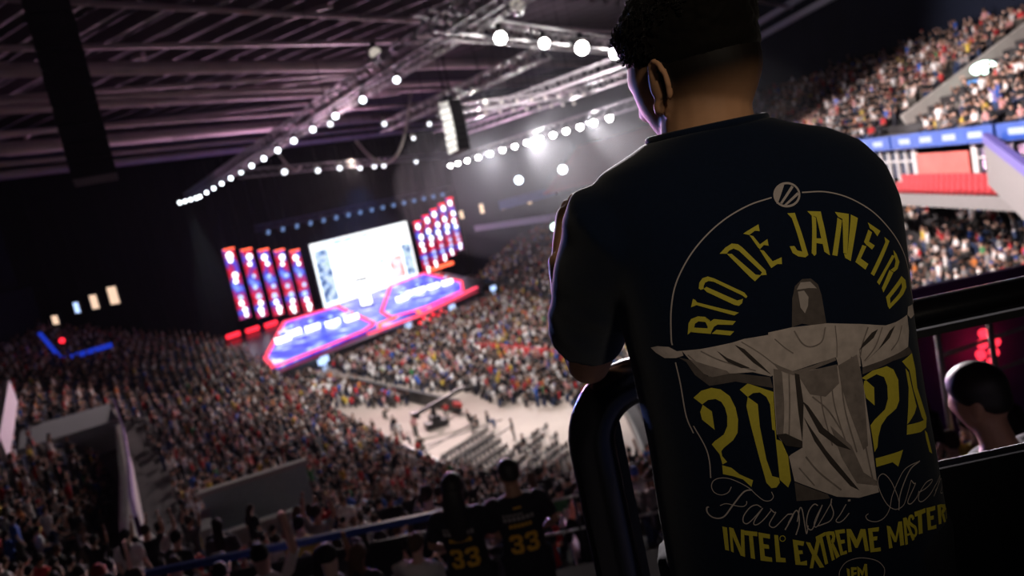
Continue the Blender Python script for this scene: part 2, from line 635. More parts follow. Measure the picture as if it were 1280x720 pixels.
# right upper tier entrance with stairs, lamp and sign
t = thing('upper_entrance', (33.6, 53.5, 19.6), 'concrete entrance with sloping side walls cut into the upper right tier', 'entrance')
for j, dy in enumerate((-3.2, 2.2)):
    a = MB()
    a.bar((-4.5, dy, -1.6), (6.0, dy, 3.4), .35, 1.3)
    obj('side_wall', a.mesh('side_wall', pale_concrete), t)
a = MB()
a.bar((-4.0, -.5, -1.9), (6.0, -.5, 2.6), 5.0, .3)
obj('ramp', a.mesh('ramp', concrete), t)
a = MB()
a.ball((33.2, 53.0, 20.6), (.5, 1.15, .42), 12, 8)
simple('entrance_lamp', 'bright greenish white oval lamp over the upper right entrance', 'lamp', a, green_white)
a = MB()
a.box((32.6, 53.3, 19.75), (.12, .95, .4))
a.box((32.55, 54.2, 18.6), (.12, .6, .9))
simple('entrance_sign', 'small blue lit sign below the greenish entrance lamp', 'sign', a, glow('sign_blue', (.12, .4, 1), 1.2))

# far corner of the bowl
a = MB()
a.bar((-5, 172, 11.0), (12, 143, 11.4), .5, 1.2)
a.bar((12, 143, 11.4), (14.5, 128, 11.4), .5, 1.2)
simple('far_parapet', 'pale lilac parapet of the far corner tier behind the stage side', 'parapet', a, mat('lilac_panel', (.45, .38, .48), .7))
a = MB()
a.bar((1.0, 152, 15.3), (11, 141, 16.2), .4, 1.6)
simple('far_banner', 'dim blue banner strip on the far corner suites', 'banner', a, mat('dim_blue_banner', (.10, .14, .30), .7, noise=.4, scale=.6))
for (rx, rz, wd, ht) in ((-.052, -.033, 1.6, 1.3), (-.042, -.032, 1.4, 1.7), (-.016, -.030, 1.5, 2.0), (.010, -.031, 1.0, 1.8), (.044, -.030, 1.2, 2.0)):
    f_ = (8 + 182 * rx) / (24 + 36 * rx)
    p = at_y(182 - 36 * f_ - .6, rx, rz)
    t = thing('far_suite_window', p, 'warm lit window in the row of far suites right of the stage', 'window', 'warm windows of the far suites', radians(-56))
    a = MB()
    a.box((0, 0, 0), (wd, .1, ht))
    obj('pane', a.mesh('pane', glow('far_window', (1, .72, .5), 1.5)), t)
    a = MB()
    a.box((wd * .5 + .05, 0, 0), (.1, .16, ht))
    a.box((-wd * .5 - .05, 0, 0), (.1, .16, ht))
    a.box((0, 0, ht / 2 + .05), (wd + .2, .16, .1))
    obj('window_frame', a.mesh('window_frame', dark_metal), t)
# dark end wall behind the far suites, red seats of the far upper tier
m = MB()
m.bar((-8, 182, 18), (16, 146, 18), .4, 38)
m.bar((16, 146, 18), (41, 126, 18), .4, 38)
struct('wall_far', m.mesh('wall_far', dark_wall))
m = MB()
for r in range(14):
    p0, p1 = Vector((9, 138, 16.2)), Vector((30, 112, 17.2))
    off = Vector((.75, .62, 0)) * r * .8 + Vector((0, 0, .5 * r))
    m.bar(p0 + off, p1 + off, .8, .5)
simple('far_upper_stand', 'steep far upper stand of empty red seats beyond the floodlights', 'stand', m, red_seat)

# ------------------------------------------------------------------ roof steel
D1 = Vector((.60, .80, 0))
N1 = Vector((-.80, .60, 0))


def roofbar(name, a, b, wd, ht, label, group=None, m_=None, round_=False):
    m = MB()
    if round_:
        m.tube([a, b], wd / 2, 10)
    else:
        m.bar(a, b, wd, ht)
    o = simple(name, label, 'beam', m, m_ or steel, group, smooth=round_)
    return o


def rp(off, s, z):
    return N1 * off + D1 * s + Vector((0, 0, z))


for k, (off, z, wd) in enumerate(((28, 33.2, .35), (40, 33.0, .35), (52, 32.6, .95), (57, 31.8, .5), (66, 33.0, .7), (73, 32.4, .5), (81, 32.3, 1.3), (89, 32.0, .6), (98, 32.2, .8), (108, 33.0, .6), (16, 33.2, .4), (4, 33.4, .4))):
    roofbar('roof_tube', rp(off, -10, z), rp(off, 120, z), wd, wd, 'long round steel tube under the arena roof, one of the parallel set', 'long parallel roof tubes', None, True)
dgl = [((-44, 34, 34.2), (6, 77, 32.2)), ((-48, 52, 34), (-2, 80, 31.8)), ((-30, 75, 33.5), (-4, 75, 31.5)), ((-50, 76, 34), (-8, 94, 32)), ((-52, 92, 34), (-14, 112, 32))]
for a_, b_ in dgl:
    roofbar('roof_brace', Vector(a_), Vector(b_), .34, .3, 'slim slanting steel brace crossing between the long roof tubes', 'slanting roof braces')
for k in range(14):
    off = 26 + k * 6
    a_, b_ = rp(off, 4 + (k * 17) % 40, 33), rp(off + 11, 10 + (k * 17) % 40, 35.5)
    roofbar('roof_strut', a_, b_, .3, .3, 'short steel strut between a roof tube and the deck', 'short roof struts')
for k in range(46):
    s_ = -12 + k * 2.9
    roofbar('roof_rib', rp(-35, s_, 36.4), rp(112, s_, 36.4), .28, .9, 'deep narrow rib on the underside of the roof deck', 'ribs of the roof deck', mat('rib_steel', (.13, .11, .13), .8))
# edge girder above the upper right tier
for (a_, b_) in (((39.8, 40, 33.6), (39.8, 130, 33.2)), ((39.2, 50, 31.6), (39.2, 135, 31.2))):
    roofbar('edge_girder', Vector(a_), Vector(b_), .5, .7, 'pale girder along the roof edge above the upper right tier', 'girders at the right roof edge', mat('pale_girder', (.5, .52, .56), .6))


# ------------------------------------------------------------------ lighting trusses
def truss(a, b, size, label, group=None, step=None, mt=None):
    a, b = Vector(a), Vector(b)
    d = b - a
    L = d.length
    t = obj('lighting_truss', None, None, a, None, label, 'truss', group)
    t.rotation_mode = 'QUATERNION'
    t.rotation_quaternion = d.to_track_quat('Y', 'Z')
    h = size / 2
    for sx, sz in ((-1, -1), (1, -1), (-1, 1), (1, 1)):
        m = MB()
        m.tube([(sx * h, 0, sz * h), (sx * h, L, sz * h)], size * .085, 6)
        obj('chord', m.mesh('chord', mt or alu), t)
    m = MB()
    n = max(2, int(L / (step or size * 1.1)))
    for i in range(n):
        y0, y1 = L * i / n, L * (i + 1) / n
        f = 1 if i % 2 else -1
        for s in (-1, 1):
            m.bar((s * h, y0, f * h), (s * h, y1, -f * h), size * .07)
            m.bar((f * h, y0, s * h), (-f * h, y1, s * h), size * .07)
    obj('bracing', m.mesh('bracing', mt or alu), t, kind='stuff')
    return t


T1A, T1B = Vector((-46.6, 126.9, 27.6)), Vector((3.9, 30.5, 27.6))
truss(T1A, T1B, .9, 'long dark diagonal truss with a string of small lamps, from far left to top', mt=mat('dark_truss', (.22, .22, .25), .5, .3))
truss(T1A + Vector((1.9, 1.0, 0)), T1B + Vector((1.9, 1.0, 0)), .5, 'slimmer pale truss running beside the long dark lamp truss')
truss((-1.5, 37.5, 27.6), (15.5, 68, 27.8), .9, 'pale truss carrying the four brightest near lamps')
truss((4.9, 50.1, 27), (-8.5, 76, 27), .8, 'pale cross truss left of the speaker array, sloping to the lower left', 'pale parallel cross trusses')
truss((12.1, 63.2, 27), (-4.5, 90, 27), .8, 'pale cross truss reaching from the hero lamp row to beyond the speaker', 'pale parallel cross trusses')
truss((16, 74, 27), (-4, 108, 27), .8, 'pale far cross truss above the floodlight row', 'pale parallel cross trusses')
for o in C.objects:
    if o.get('group') == 'pale parallel cross trusses':
        o['label'] = 'pale cross truss, one of the parallel set behind the hanging speaker array'
truss((-3.0, 68, 26.6), (11.5, 78.5, 26.6), .7, 'pale level truss crossing the parallel cross trusses')
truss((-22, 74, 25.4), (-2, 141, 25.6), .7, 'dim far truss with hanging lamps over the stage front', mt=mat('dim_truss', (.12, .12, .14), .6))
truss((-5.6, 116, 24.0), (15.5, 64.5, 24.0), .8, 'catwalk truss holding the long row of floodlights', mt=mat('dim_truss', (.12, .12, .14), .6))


def lamp(loc, target, r, lens, label, group=None, body_m=None, hang=0):
    t = obj('stage_lamp', None, None, loc, None, label, 'lamp', group)
    t.rotation_mode = 'QUATERNION'
    t.rotation_quaternion = (Vector(target) - Vector(loc)).to_track_quat('Y', 'Z')
    key = ('lamp', round(r, 2), lens.name)
    if key not in MATS:
        m = MB()
        m.tube([(0, -r * 2.4, 0), (0, -r * 2.2, 0), (0, -r * .6, 0), (0, 0, 0)], [r * .5, r * .9, r * 1.1, r * 1.12], 12)
        m2 = MB()
        m2.tube([(0, .0, 0), (0, r * .12, 0)], r, 14)
        m3 = MB()
        for s in (-1, 1):
            m3.box((s * r * 1.3, -r, r * .7), (r * .16, r * .5, r * 1.8))
        m3.box((0, -r, r * 1.6), (r * 2.7, r * .5, r * .2))
        m3.box((0, -r, r * 2.0), (r * .9, r * .9, r * .8))
        MATS[key] = (m.mesh('body', body_m or black_paint, True), m2.mesh('lens', lens), m3.mesh('yoke', body_m or black_paint))
    b, l, y = MATS[key]
    obj('body', b, t)
    obj('lens', l, t)
    obj('yoke', y, t)
    if hang:
        q = t.rotation_quaternion.inverted()
        m = MB()
        m.tube([q @ Vector((0, 0, r * .8)), q @ Vector((0, 0, hang))], .025, 5)
        obj('hanger', m.mesh('hanger', dark_metal), t)
    return t


EYEV = Vector((0, 0, EYE))
# string of lamps on the long diagonal truss
d1 = (T1B - T1A)
for (rx, f, rr) in ((.098, 1, .24), (.16, 1, .22), (.22, 1, .22), (.28, 1, .22), (.34, 1, .22), (.40, 1, .22), (.455, 1, .22), (.51, 1, .22), (.565, 1, .22), (.62, 1, .22), (.675, 1, .20), (.73, 1, .20), (.785, 1, .20), (.84, 1, .18)):
    q = T1A + d1 * rx + Vector((.3, 0, -1.0))
    lamp(q, EYEV + Vector((-4, 0, -8)), rr, lens_cool, 'small cold white lamp in the string along the long diagonal truss', 'lamps along the long diagonal truss')
for i in range(4):
    lamp(Vector((-48.2 + i * 1.25, 127.6 - i * 1.0, 26.9)), (-30, 60, 8), .26, lens_cool, 'cold white lamp in the tight cluster at the far end of the diagonal truss', 'lamp cluster at the far truss end')
# four near lamps
for (p, lm, rr, lab) in (((2.04, 41.44, 26.9), lens_white, .30, 'round white lamp, first on the pale truss right of the dark truss'),
                         ((4.62, 46.13, 26.9), lens_white, .28, 'round white lamp, second on the pale truss beside the blazing one'),
                         ((7.35, 51.1, 26.9), lens_hot, .40, 'blazing white lamp, brightest on the pale near truss'),
                         ((10.4, 57.2, 26.9), lens_white, .34, 'white lamp half hidden by the forehead of the man in front')):
    lamp(p, EYEV, rr, lm, lab)
# the row of floodlights
RA, RB = Vector((-4.9, 114, 23.4)), Vector((12.3, 72.8, 23.4))
for i, (tt, rr) in enumerate(((0, .27), (.07, .27), (.15, .27), (.24, .27), (.33, .27), (.42, .27), (.50, .27), (.575, .27), (.65, .27), (.72, .27), (.785, .27), (.85, .27), (.91, .27), (.975, .27))):
    g = 'bright floodlights in the long row'
    if i < 4:
        lamp(RA.lerp(RB, tt), EYEV, rr, lens_white, 'small white lamp at the dim far end of the floodlight row', 'small lamps at the far end of the floodlight row')
    else:
        lamp(RA.lerp(RB, tt), EYEV, rr, lens_hot, 'dazzling floodlight in the long row behind the speaker array', g)
# hanging lamps over the stage front
for i, p in enumerate(((-19.0, 78, 25), (-17.7, 87, 25), (-16.1, 91.2, 25), (-15.3, 100.5, 25), (-14, 104, 25), (-13.2, 107.4, 25), (-9.6, 115.6, 25), (-8.05, 45.9, 25), (-5.8, 52.3, 25), (-3.4, 59.4, 25), (-5.6, 70, 25))):
    lamp(Vector(p), EYEV + Vector((8, 0, -16)), .27 if i < 7 else .15, glow('lens_soft', (.9, .93, 1), 3), 'pale hanging moving lamp over the stage front' if i < 7 else 'pale small lamp hanging between the diagonal and cross trusses',
         'moving lamps over the stage front' if i < 7 else 'small lamps hanging between the trusses', mat('lamp_grey', (.5, .48, .46), .5), 9.5)
for (p, lab) in (((1.4, 34.6, 28.6), 'black lamp with a pale lens on top of the dark truss near the picture top'), ((-4.8, 46.8, 28.4), 'black round lamp standing on the upper side of the dark truss'), ((3.3, 43, 28.6), 'black lamp above the first round white lamp')):
    lamp(Vector(p), EYEV + Vector((3, 0, 20)), .34, glow('lens_dim', (.9, .8, .7), .6), lab)
lamp(at_y(118, .036, -.005), EYEV, .55, glow('lens_blue', (.75, .88, 1), 10), 'lone bluish lamp in the haze under the floodlight row', hang=16)
lamp(at_y(96, .092, -.0035), EYEV, .5, lens_cool, 'white lamp on a post near the far red seats')
lamp(at_y(105, .068, -.071), EYEV, .5, green_white, 'greenish white lamp above the far corner crowd')
for k in range(16):
    lamp(Vector((1.0 + (k % 8) * 1.35, 66 + (k % 8) * 1.6 + (k // 8) * 9, 26.2)), EYEV + Vector((0, 0, -30)), .14, glow('lens_faint', (1, .9, .85), .9), 'small dim lamp under the pale cross trusses', 'dim lamps under the cross trusses', mat('lamp_grey', (.5, .48, .46), .5), 9.5)

# cable loops
for (a_, b_, dip, lab) in (((-10.6, 71, 25.9), (-4.6, 64.8, 28.2), 3.6, 'pale sagging cable loop hanging below the cross trusses'), ((-19.6, 80, 26.9), (-17.6, 79, 25.2), .8, 'short pale cable loop by the hanging lamps at the left')):
    a_, b_ = Vector(a_), Vector(b_)
    m = MB()
    pts_ = []
    for i in range(17):
        f = i / 16
        p = a_.lerp(b_, f)
        p.z -= dip * 4 * f * (1 - f)
        pts_.append(p)
    m.tube(pts_, .12, 6)
    simple('cable_loop', lab, 'cable', m, mat('pale_cable', (.6, .56, .54), .6), smooth=True)


# hanging speaker arrays
def speaker_array(top, n, wd, ht, dp, bend, yaw, label, mt, face=None):
    t = thing('speaker_array', top, label, 'speaker', None, yaw)
    y, z, a = 0.0, 0.0, -bend * .3
    for i in range(n):
        m = MB()
        M = Matrix.Rotation(-a, 3, 'X')
        c_ = Vector((0, y, z - ht / 2))
        m.add([M @ Vector(p) + c_ for p in MB().box((0, 0, 0), (wd, dp, ht * .94)).v], MB().box((0, 0, 0), (1, 1, 1)).f)
        cb = obj('cabinet', m.mesh('cabinet', mt), t)
        m = MB()
        m.add([M @ (Vector(p)) + c_ for p in MB().box((-wd / 2 - .02, 0, 0), (.04, dp * .86, ht * .8)).v], MB().box((0, 0, 0), (1, 1, 1)).f)
        obj('grille', m.mesh('grille', face or mt), cb)
        y += sin(a) * ht
        z -= cos(a) * ht
        a += bend / n
    m = MB()
    m.box((0, 0, .1), (wd * .9, dp * .9, .14))
    for sx in (-1, 1):
        m.tube([(sx * wd * .3, 0, .1), (sx * wd * .2, 0, 36.9 - top[2])], .05, 6)
    obj('rigging_frame', m.mesh('rigging_frame', dark_metal), t)
    return t


speaker_array((-1.55, 55, 25.9), 8, .95, .44, 1.3, .25, radians(40), 'curved speaker array with a pale lit side hanging in mid picture', black_paint, mat('lit_side_grille', (.75, .74, .72), .7))  # pale grille colour stands in for strong light on that side
speaker_array((-18.3, 39, 35.0), 13, 1.9, .85, 1.6, .22, radians(25), 'large dark speaker array hanging at the top left', black_paint, dark_metal)

# ------------------------------------------------------------------ stage
def prism(poly, z0f, th):
    m = MB()
    n = len(poly)
    top = [st(s, q, z0f(q)) for s, q in poly]
    bot = [p - Vector((0, 0, th)) for p in top]
    m.add(top + bot, [tuple(range(n)), tuple(reversed(range(n, 2 * n)))] + [(i, i + n, (i + 1) % n + n, (i + 1) % n) for i in range(n)])
    return m


rake = lambda q: 2.0 + .095 * q
stage_led = led('stage_floor_led', [(.34, (.02, .02, .35)), (.46, (.04, .06, .9)), (.56, (.10, .14, 1.0)), (.64, (.35, .45, 1)), (.73, (.95, .97, 1))], .34, 1.5, (1, 1, 1), 2)
LP = [(.6, 0), (3.9, 5.8), (21.4, 22.5), (32.3, 21.2), (22.5, 2.6), (18.4, .8)]
RP = [(48.2, 22.7), (60.1, 24.2), (52, 8), (44.7, 2.1), (32, .5), (26.1, 2.4), (29.5, 7.6)]
HP = [(19, .6), (22.8, 2.6), (32.6, 21.2), (47.6, 22.6), (29.2, 8.2), (25.8, 2.2), (27.5, -1.2), (21, -1.2)]
stage = thing('stage', st(0, 0, 0), 'raised show stage with glowing blue floor decks outlined in red', 'stage')


def ch(name, mb_, mt, smooth=False, parent=None, **kw):
    inv = Vector(st(0, 0, 0))
    mb_.v = [tuple(Vector(p) - inv) for p in mb_.v]
    return obj(name, mb_.mesh(name, mt, smooth), parent or stage, **kw)


ch('plinth', prism([(-2, -1.8), (0, 28), (66, 28), (54, 4), (46, -1.0), (28, -2.2)], lambda q: 1.7 + .095 * q, 1.5), black_paint)
ch('left_deck', prism(LP, rake, .25), stage_led)
ch('right_deck', prism(RP, rake, .25), stage_led)
ch('centre_deck', prism(HP, rake, .22), led('hub_led', [(.4, (.03, .03, .35)), (.52, (.08, .12, 1)), (.64, (.4, .4, 1)), (.74, (.9, .9, 1))], .4, 1.2))


def outline(poly, name='light_strip', mt=pink_led, r=.26, closed=True):
    n = len(poly)
    for i in range(n if closed else n - 1):
        a_, b_ = poly[i], poly[(i + 1) % n]
        m = MB()
        m.bar(st(*a_, rake(a_[1]) + .12), st(*b_, rake(b_[1]) + .12), r * 2, .24)
        ch(name, m, mt)


outline(LP)
outline(RP)
outline([(17, -1.6), (28.4, -2.3), (47.1, .9)], mt=pink_led, r=.4, closed=False)
outline([(28.5, -2.0), (30.8, 1.0), (33, .6)], mt=orange_led, r=.35, closed=False)
outline([(19.5, -1.6), (22.2, 1.2), (26, 1.4)], mt=orange_led, r=.35, closed=False)
# player desks with monitors on both decks
for side, desks in (('left', [(11.5, 11.0), (15.0, 12.6), (18.0, 11.6), (21.0, 10.2), (24.2, 9.2)]), ('right', [(37.5, 10.0), (40.3, 11.6), (43.6, 11.2), (46.8, 10.6), (50.0, 9.8)])):
    for (s_, q_) in desks:
        p = st(s_, q_, rake(q_))
        t = thing('player_desk', p, f'white glowing player desk with a monitor on the {"near left" if side == "left" else "far right"} stage deck', 'desk', f'player desks on the {side} deck', STAGE_RZ)
        m = MB()
        m.box((0, 0, .45), (2.3, .9, .9))
        obj('desk_front', m.mesh('desk_front', white_led), t)
        m = MB()
        m.box((0, 0, .96), (2.5, 1.1, .1))
        obj('desk_top', m.mesh('desk_top', black_paint), t)
        m = MB()
        m.box((0, .2, 1.4), (.7, .06, .42))
        mo = obj('monitor', m.mesh('monitor', bluewhite_led), t)
        m = MB()
        m.box((0, .22, 1.1), (.1, .1, .24))
        obj('monitor_stand', m.mesh('monitor_stand', dark_metal), mo)
t = thing('trophy_pillar', st(33.2, 14.5, rake(14.5)), 'white glowing pillar standing below the main screen', 'pillar', None, STAGE_RZ)
for nm, r0, r1, z0, z1, mt in (('base', 1.3, 1.2, 0, .3, black_paint), ('shaft', .95, .85, .3, 4.6, white_led), ('cap', 1.15, 1.2, 4.6, 4.9, black_paint)):
    m = MB()
    m.tube([(0, 0, z0), (0, 0, z1)], [r0, r1], 16)
    obj(nm, m.mesh(nm, mt), t)
# tall LED banners either side of the screen
panel_led = led('panel_led', [(.38, (.35, 0, .02)), (.47, (.75, .02, .05)), (.53, (.30, .03, .25)), (.58, (.05, .08, .8)), (.66, (.3, .45, 1))], .30, 1.15, (1, 1, 1), 1.5)
left_cols = [(15.3, 6.6, 18.3), (18.6, 6.0, 17.6), (21.9, 5.4, 16.9), (25.1, 4.8, 16.2), (28.3, 4.3, 15.5)]
right_cols = [(61.2, 4.0, 15.2), (64.2, 4.7, 16.0), (67.2, 5.4, 16.9), (70.2, 6.1, 17.7), (73.2, 6.8, 18.5)]
for side, cols in (('left', left_cols), ('right', right_cols)):
    for i, (s_, z0, z1) in enumerate(cols):
        order = ['outermost', 'second', 'middle', 'fourth', 'innermost']
        k = i if side == 'left' else 4 - i
        t = thing('led_banner', st(s_, 24, 0), f'{order[k]} tall red and blue LED banner on the {"near left" if side == "left" else "far right"} side of the main screen', 'screen', None, STAGE_RZ)
        wd = 2.0
        m = MB()
        m.box((0, 0, (z0 + z1) / 2), (wd, .3, z1 - z0))
        obj('screen', m.mesh('screen', panel_led), t)
        m = MB()
        m.box((0, .3, (z0 + z1) / 2), (wd + .2, .3, z1 - z0 + .2))
        m.tube([(0, .4, z1), (0, .4, 33)], .06, 6)
        obj('frame', m.mesh('frame', black_paint), t)
        m = MB()
        m.box((0, -.1, z1 - .1), (wd, .4, .3))
        obj('top_light', m.mesh('top_light', orange_led if side == 'left' else red_led), t)
        H_ = z1 - z0
        spots_ = [(.88, .75, 0), (.78, .5, 0), (.60, .45, 1), (.44, .55, 1), (.30, .7, 1), (.20, .6, 0), (.10, .7, 0), (.04, .45, 0)] if side == 'left' else [(.90, .85, 0), (.70, .8, 0), (.56, .8, 0), (.45, .6, 0), (.30, .6, 1), (.20, .6, 1), (.10, .6, 0), (.04, .5, 0)]
        if side == 'left' and i == 0:
            spots_ = [(.90, .85, 0), (.84, .6, 0), (.62, .7, 0), (.54, .6, 0), (.3, .6, 1), (.22, .6, 0), (.12, .6, 0), (.05, .5, 0)]
        for f_, r_, kk in spots_:
            m = MB()
            m.tube([(.2 * sin(i * 3 + f_ * 20), -.16, z0 + H_ * f_), (.2 * sin(i * 3 + f_ * 20), -.24, z0 + H_ * f_)], r_ * .72, 12)
            obj('lit_patch', m.mesh('lit_patch', white_led if kk == 0 else bluewhite_led), t)
# main screen
t = thing('main_screen', st(45, 24, 9.9), 'huge white glowing main screen above the stage, broadcast picture', 'screen', None, STAGE_RZ)
m = MB()
m.box((0, .25, 0), (26.8, .4, 12.2))
obj('frame', m.mesh('frame', black_paint), t)
m = MB()
m.box((0, 0, 0), (26.2, .1, 11.8))
obj('display', m.mesh('display', led('display_white', [(.30, (.75, .9, 1)), (.45, (.95, .98, 1)), (.6, (1, 1, 1))], .12, 1.8)), t)
side_led = led('display_side', [(.38, (.05, .10, .30)), (.47, (.35, .55, .9)), (.54, (.8, .9, 1)), (.62, (.55, .75, .75))], .55, 1.1, (1, 1, 1.6), 3)
for nm, cx_, cz_, wd, ht, mt in (('player_column', -11.0, -.3, 3.4, 9.6, side_led), ('score_column', 11.3, -1.8, 2.6, 6.6, side_led), ('picture_detail', 7.6, -2.6, 3.6, 4.4, led('display_red', [(.4, (.9, .9, 1)), (.5, (.9, .6, .6)), (.58, (.7, .12, .12)), (.66, (.4, .3, .5))], .35, 1.2)),
                                 ('text_line', 3.6, -.6, 1.2, .7, side_led), ('top_ticker', -3, 5.2, 9, .8, led('display_ticker', [(.4, (.8, .9, 1)), (.55, (.45, .6, .9))], .5, 1.5))):
    m = MB()
    m.box((cx_, -.07, cz_), (wd, .05, ht))
    obj(nm, m.mesh(nm, mt), t)
# dashes of red light low on both sides
for s_, q_, z_ in ((12.2, 24, 4.6), (16, 24, 4.5), (19.8, 24, 4.4), (62.6, 24, 4.6), (65.5, 24, 4.6), (68.5, 24, 4.6)):
    m = MB()
    a_, b_ = st(s_ - 1.15, q_, z_), st(s_ + 1.15, q_, z_)
    m.tube([a_, b_], .38, 8)
    lft = s_ < 30
    simple('red_light_bar', 'short red light bar low at the near left of the stage' if lft else 'short orange red light bar low at the far right of the stage', 'light', m, red_led if lft else orange_led, 'red light bars left of the stage' if lft else 'red light bars right of the stage')
for i in range(7):
    p = st(26.5 + i * 1.1, -3.2, .9 + (i % 2) * .5)
    m = MB()
    m.ball(p, .3, 8, 6)
    simple('red_floor_lamp', 'small round red lamp below the stage front', 'lamp', m, red_led, 'red lamps below the stage front')
for i, (s_, q_) in enumerate(((49.5, -1.0), (35, -3.0), (6.5, -3.2), (5.2, -4.2), (23.6, -3.5))):
    p = st(s_, q_, 1.3)
    m = MB()
    m.box(p, (1.3, .3, .8), STAGE_RZ)
    m.bar(p - Vector((0, 0, .4)), p - Vector((0, 0, 1.3)), .12)
    simple('side_monitor', 'small bluish white lit monitor standing at the stage front', 'monitor', m, bluewhite_led, 'lit monitors at the stage front')
# dim rig above the screen
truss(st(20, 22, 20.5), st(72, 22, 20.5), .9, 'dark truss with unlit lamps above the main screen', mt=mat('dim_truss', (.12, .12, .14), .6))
for k in range(16):
    lamp(st(22 + k * 3.1, 21.6, 19.5), st(30, -40, 0), .42, glow('lens_blue_dim', (.3, .5, 1), .5), 'unlit bluish lamp on the dark truss above the main screen', 'lamps on the dark truss above the screen')

# ------------------------------------------------------------------ arena floor
a = MB()
a.bar((-20.8, 92.1, .6), (-7.0, 71.6, .6), .4, 1.2)
simple('floor_barrier', 'long low black barrier across the arena floor', 'barrier', a, black_paint)
a = MB()
a.box((-7.1, 71.2, .9), (1.2, .3, .4), radians(-55))
simple('red_barrier_sign', 'small red sign at the near end of the floor barrier', 'sign', a, mat('sign_red', (.7, .05, .05), .5))
a = MB()
a.bar((-5.8, 97, .6), (4.6, 81.5, .6), .25, 1.2)
a.box((-.6, 89.3, .1), (2, .5, .2), radians(-56))
simple('red_barrier', 'long red barrier crossing the seated floor audience', 'barrier', a, mat('barrier_red', (.60, .05, .06), .5))
t = thing('camera_crane', (-9.0, 68.6, 0), 'black camera crane standing on the empty floor', 'crane', None, radians(20))
for nm, f in (('base', lambda m: (m.box((0, 0, .35), (2.0, 1.2, .5)), m.box((0, 0, .8), (.8, .8, .5)))), ('column', lambda m: m.tube([(0, 0, .9), (0, 0, 2.0)], .2, 8)), ('boom', lambda m: m.bar((-1.5, 0, 1.7), (3.4, .3, 2.7), .25, .3)), ('counterweight', lambda m: m.box((-1.7, 0, 1.6), (.7, .6, .6))), ('camera_head', lambda m: m.box((3.5, .3, 2.4), (.6, .4, .5)))):
    m = MB()
    f(m)
    obj(nm, m.mesh(nm, black_paint), t)
a = MB()
for (x0, y0, x1, y1) in ((-9.6, 63.8, -3.2, 66.6), (-11.2, 60.5, -5.2, 68.0), (-7.4, 57.4, -2.4, 64.2)):
    a.bar((x0, y0, .03), (x1, y1, .03), .12, .05)
simple('floor_cable_cover', 'thin dark cable covers laid across the bare floor', 'cable', a, dark_metal)


def chair_mesh():
    m = MB()
    m.box((0, 0, .45), (.48, .46, .05))
    m.box((0, -.235, .62), (.48, .05, .12))
    for sx in (-1, 1):
        for sy in (-1, 1):
            m.box((sx * .21, sy * .2, .22), (.04, .04, .44))
        m.box((sx * .21, -.23, .65), (.04, .04, .5))
    m.cur = 1
    m.box((0, -.235, .80), (.46, .05, .22))
    return m


chair_me = chair_mesh().mesh('folding_chair', [chair_black, chair_pale])
CH_RZ = math.atan2(NS.y, NS.x) - pi / 2
for r in range(7):
    base = Vector((-7.9, 58.4, 0)).lerp(Vector((-4.9, 47.8, 0)), r / 6)
    for k in range(11):
        p = base + TS * (k * .56)
        o = obj('folding_chair', chair_me, None, p, None, 'empty black chair with pale seat in the straight rows on the near floor', 'chair', 'empty chairs in straight rows on the near floor')
        o.rotation_euler = (0, 0, CH_RZ)
        o['rowseat'] = (r, k)
for r in range(6):
    base = Vector((-2.4, 57.0, 0)).lerp(Vector((-1.0, 50.5, 0)), r / 5)
    for k in range(8):
        if rng.random() < .25:
            continue
        p = base + TS * (k * .62)
        if p.x > 4.6:
            continue
        o = obj('folding_chair', chair_me, None, p, None, 'black chair in the half filled floor block at the near right', 'chair', 'chairs of the half filled floor block')
        o.rotation_euler = (0, 0, CH_RZ + rng.uniform(-.1, .1))

# ------------------------------------------------------------------ people
def smooth01(a, b, x):
    t = min(1, max(0, (x - a) / (b - a)))
    return t * t * (3 - 2 * t)


def head_r(d):
    """radius of a head along the unit direction d (x right, y face, z up)"""
    x, y, z = d
    rx, ry, rz = .076, .096, .118
    low = smooth01(.15, -.95, z)
    rx *= 1 - .22 * low
    if y > 0:
        ry *= 1 - .10 * low
    else:
        ry *= 1 - .26 * smooth01(-.1, -.95, z)
    r = 1 / sqrt((x / rx) ** 2 + (y / ry) ** 2 + (z / rz) ** 2)
    if y > .2:
        g = lambda cx, cz, sx, sz: math.exp(-((x - cx) / sx) ** 2 - ((z - cz) / sz) ** 2)
        r += .024 * g(0, -.22, .13, .15) + .010 * g(0, -.05, .09, .2)      # nose
        r += .006 * g(.3, .14, .25, .08) + .006 * g(-.3, .14, .25, .08)     # brows
        r -= .010 * g(.36, -.02, .17, .11) + .010 * g(-.36, -.02, .17, .11)  # eye sockets
        r += .004 * g(.36, -.02, .08, .05) + .004 * g(-.36, -.02, .08, .05)  # lids
        r += .006 * g(0, -.56, .24, .05) + .005 * g(0, -.66, .2, .05)       # lips
        r -= .004 * g(0, -.61, .2, .025)
        r += .008 * g(0, -.86, .28, .12)                                    # chin
    return r


def sphere_dirs(nu, nv):
    for j in range(nv + 1):
        th = max(.03, min(pi - .03, pi * j / nv))
        yield [Vector((sin(th) * cos(2 * pi * i / nu), sin(th) * sin(2 * pi * i / nu), -cos(th))) for i in range(nu)]


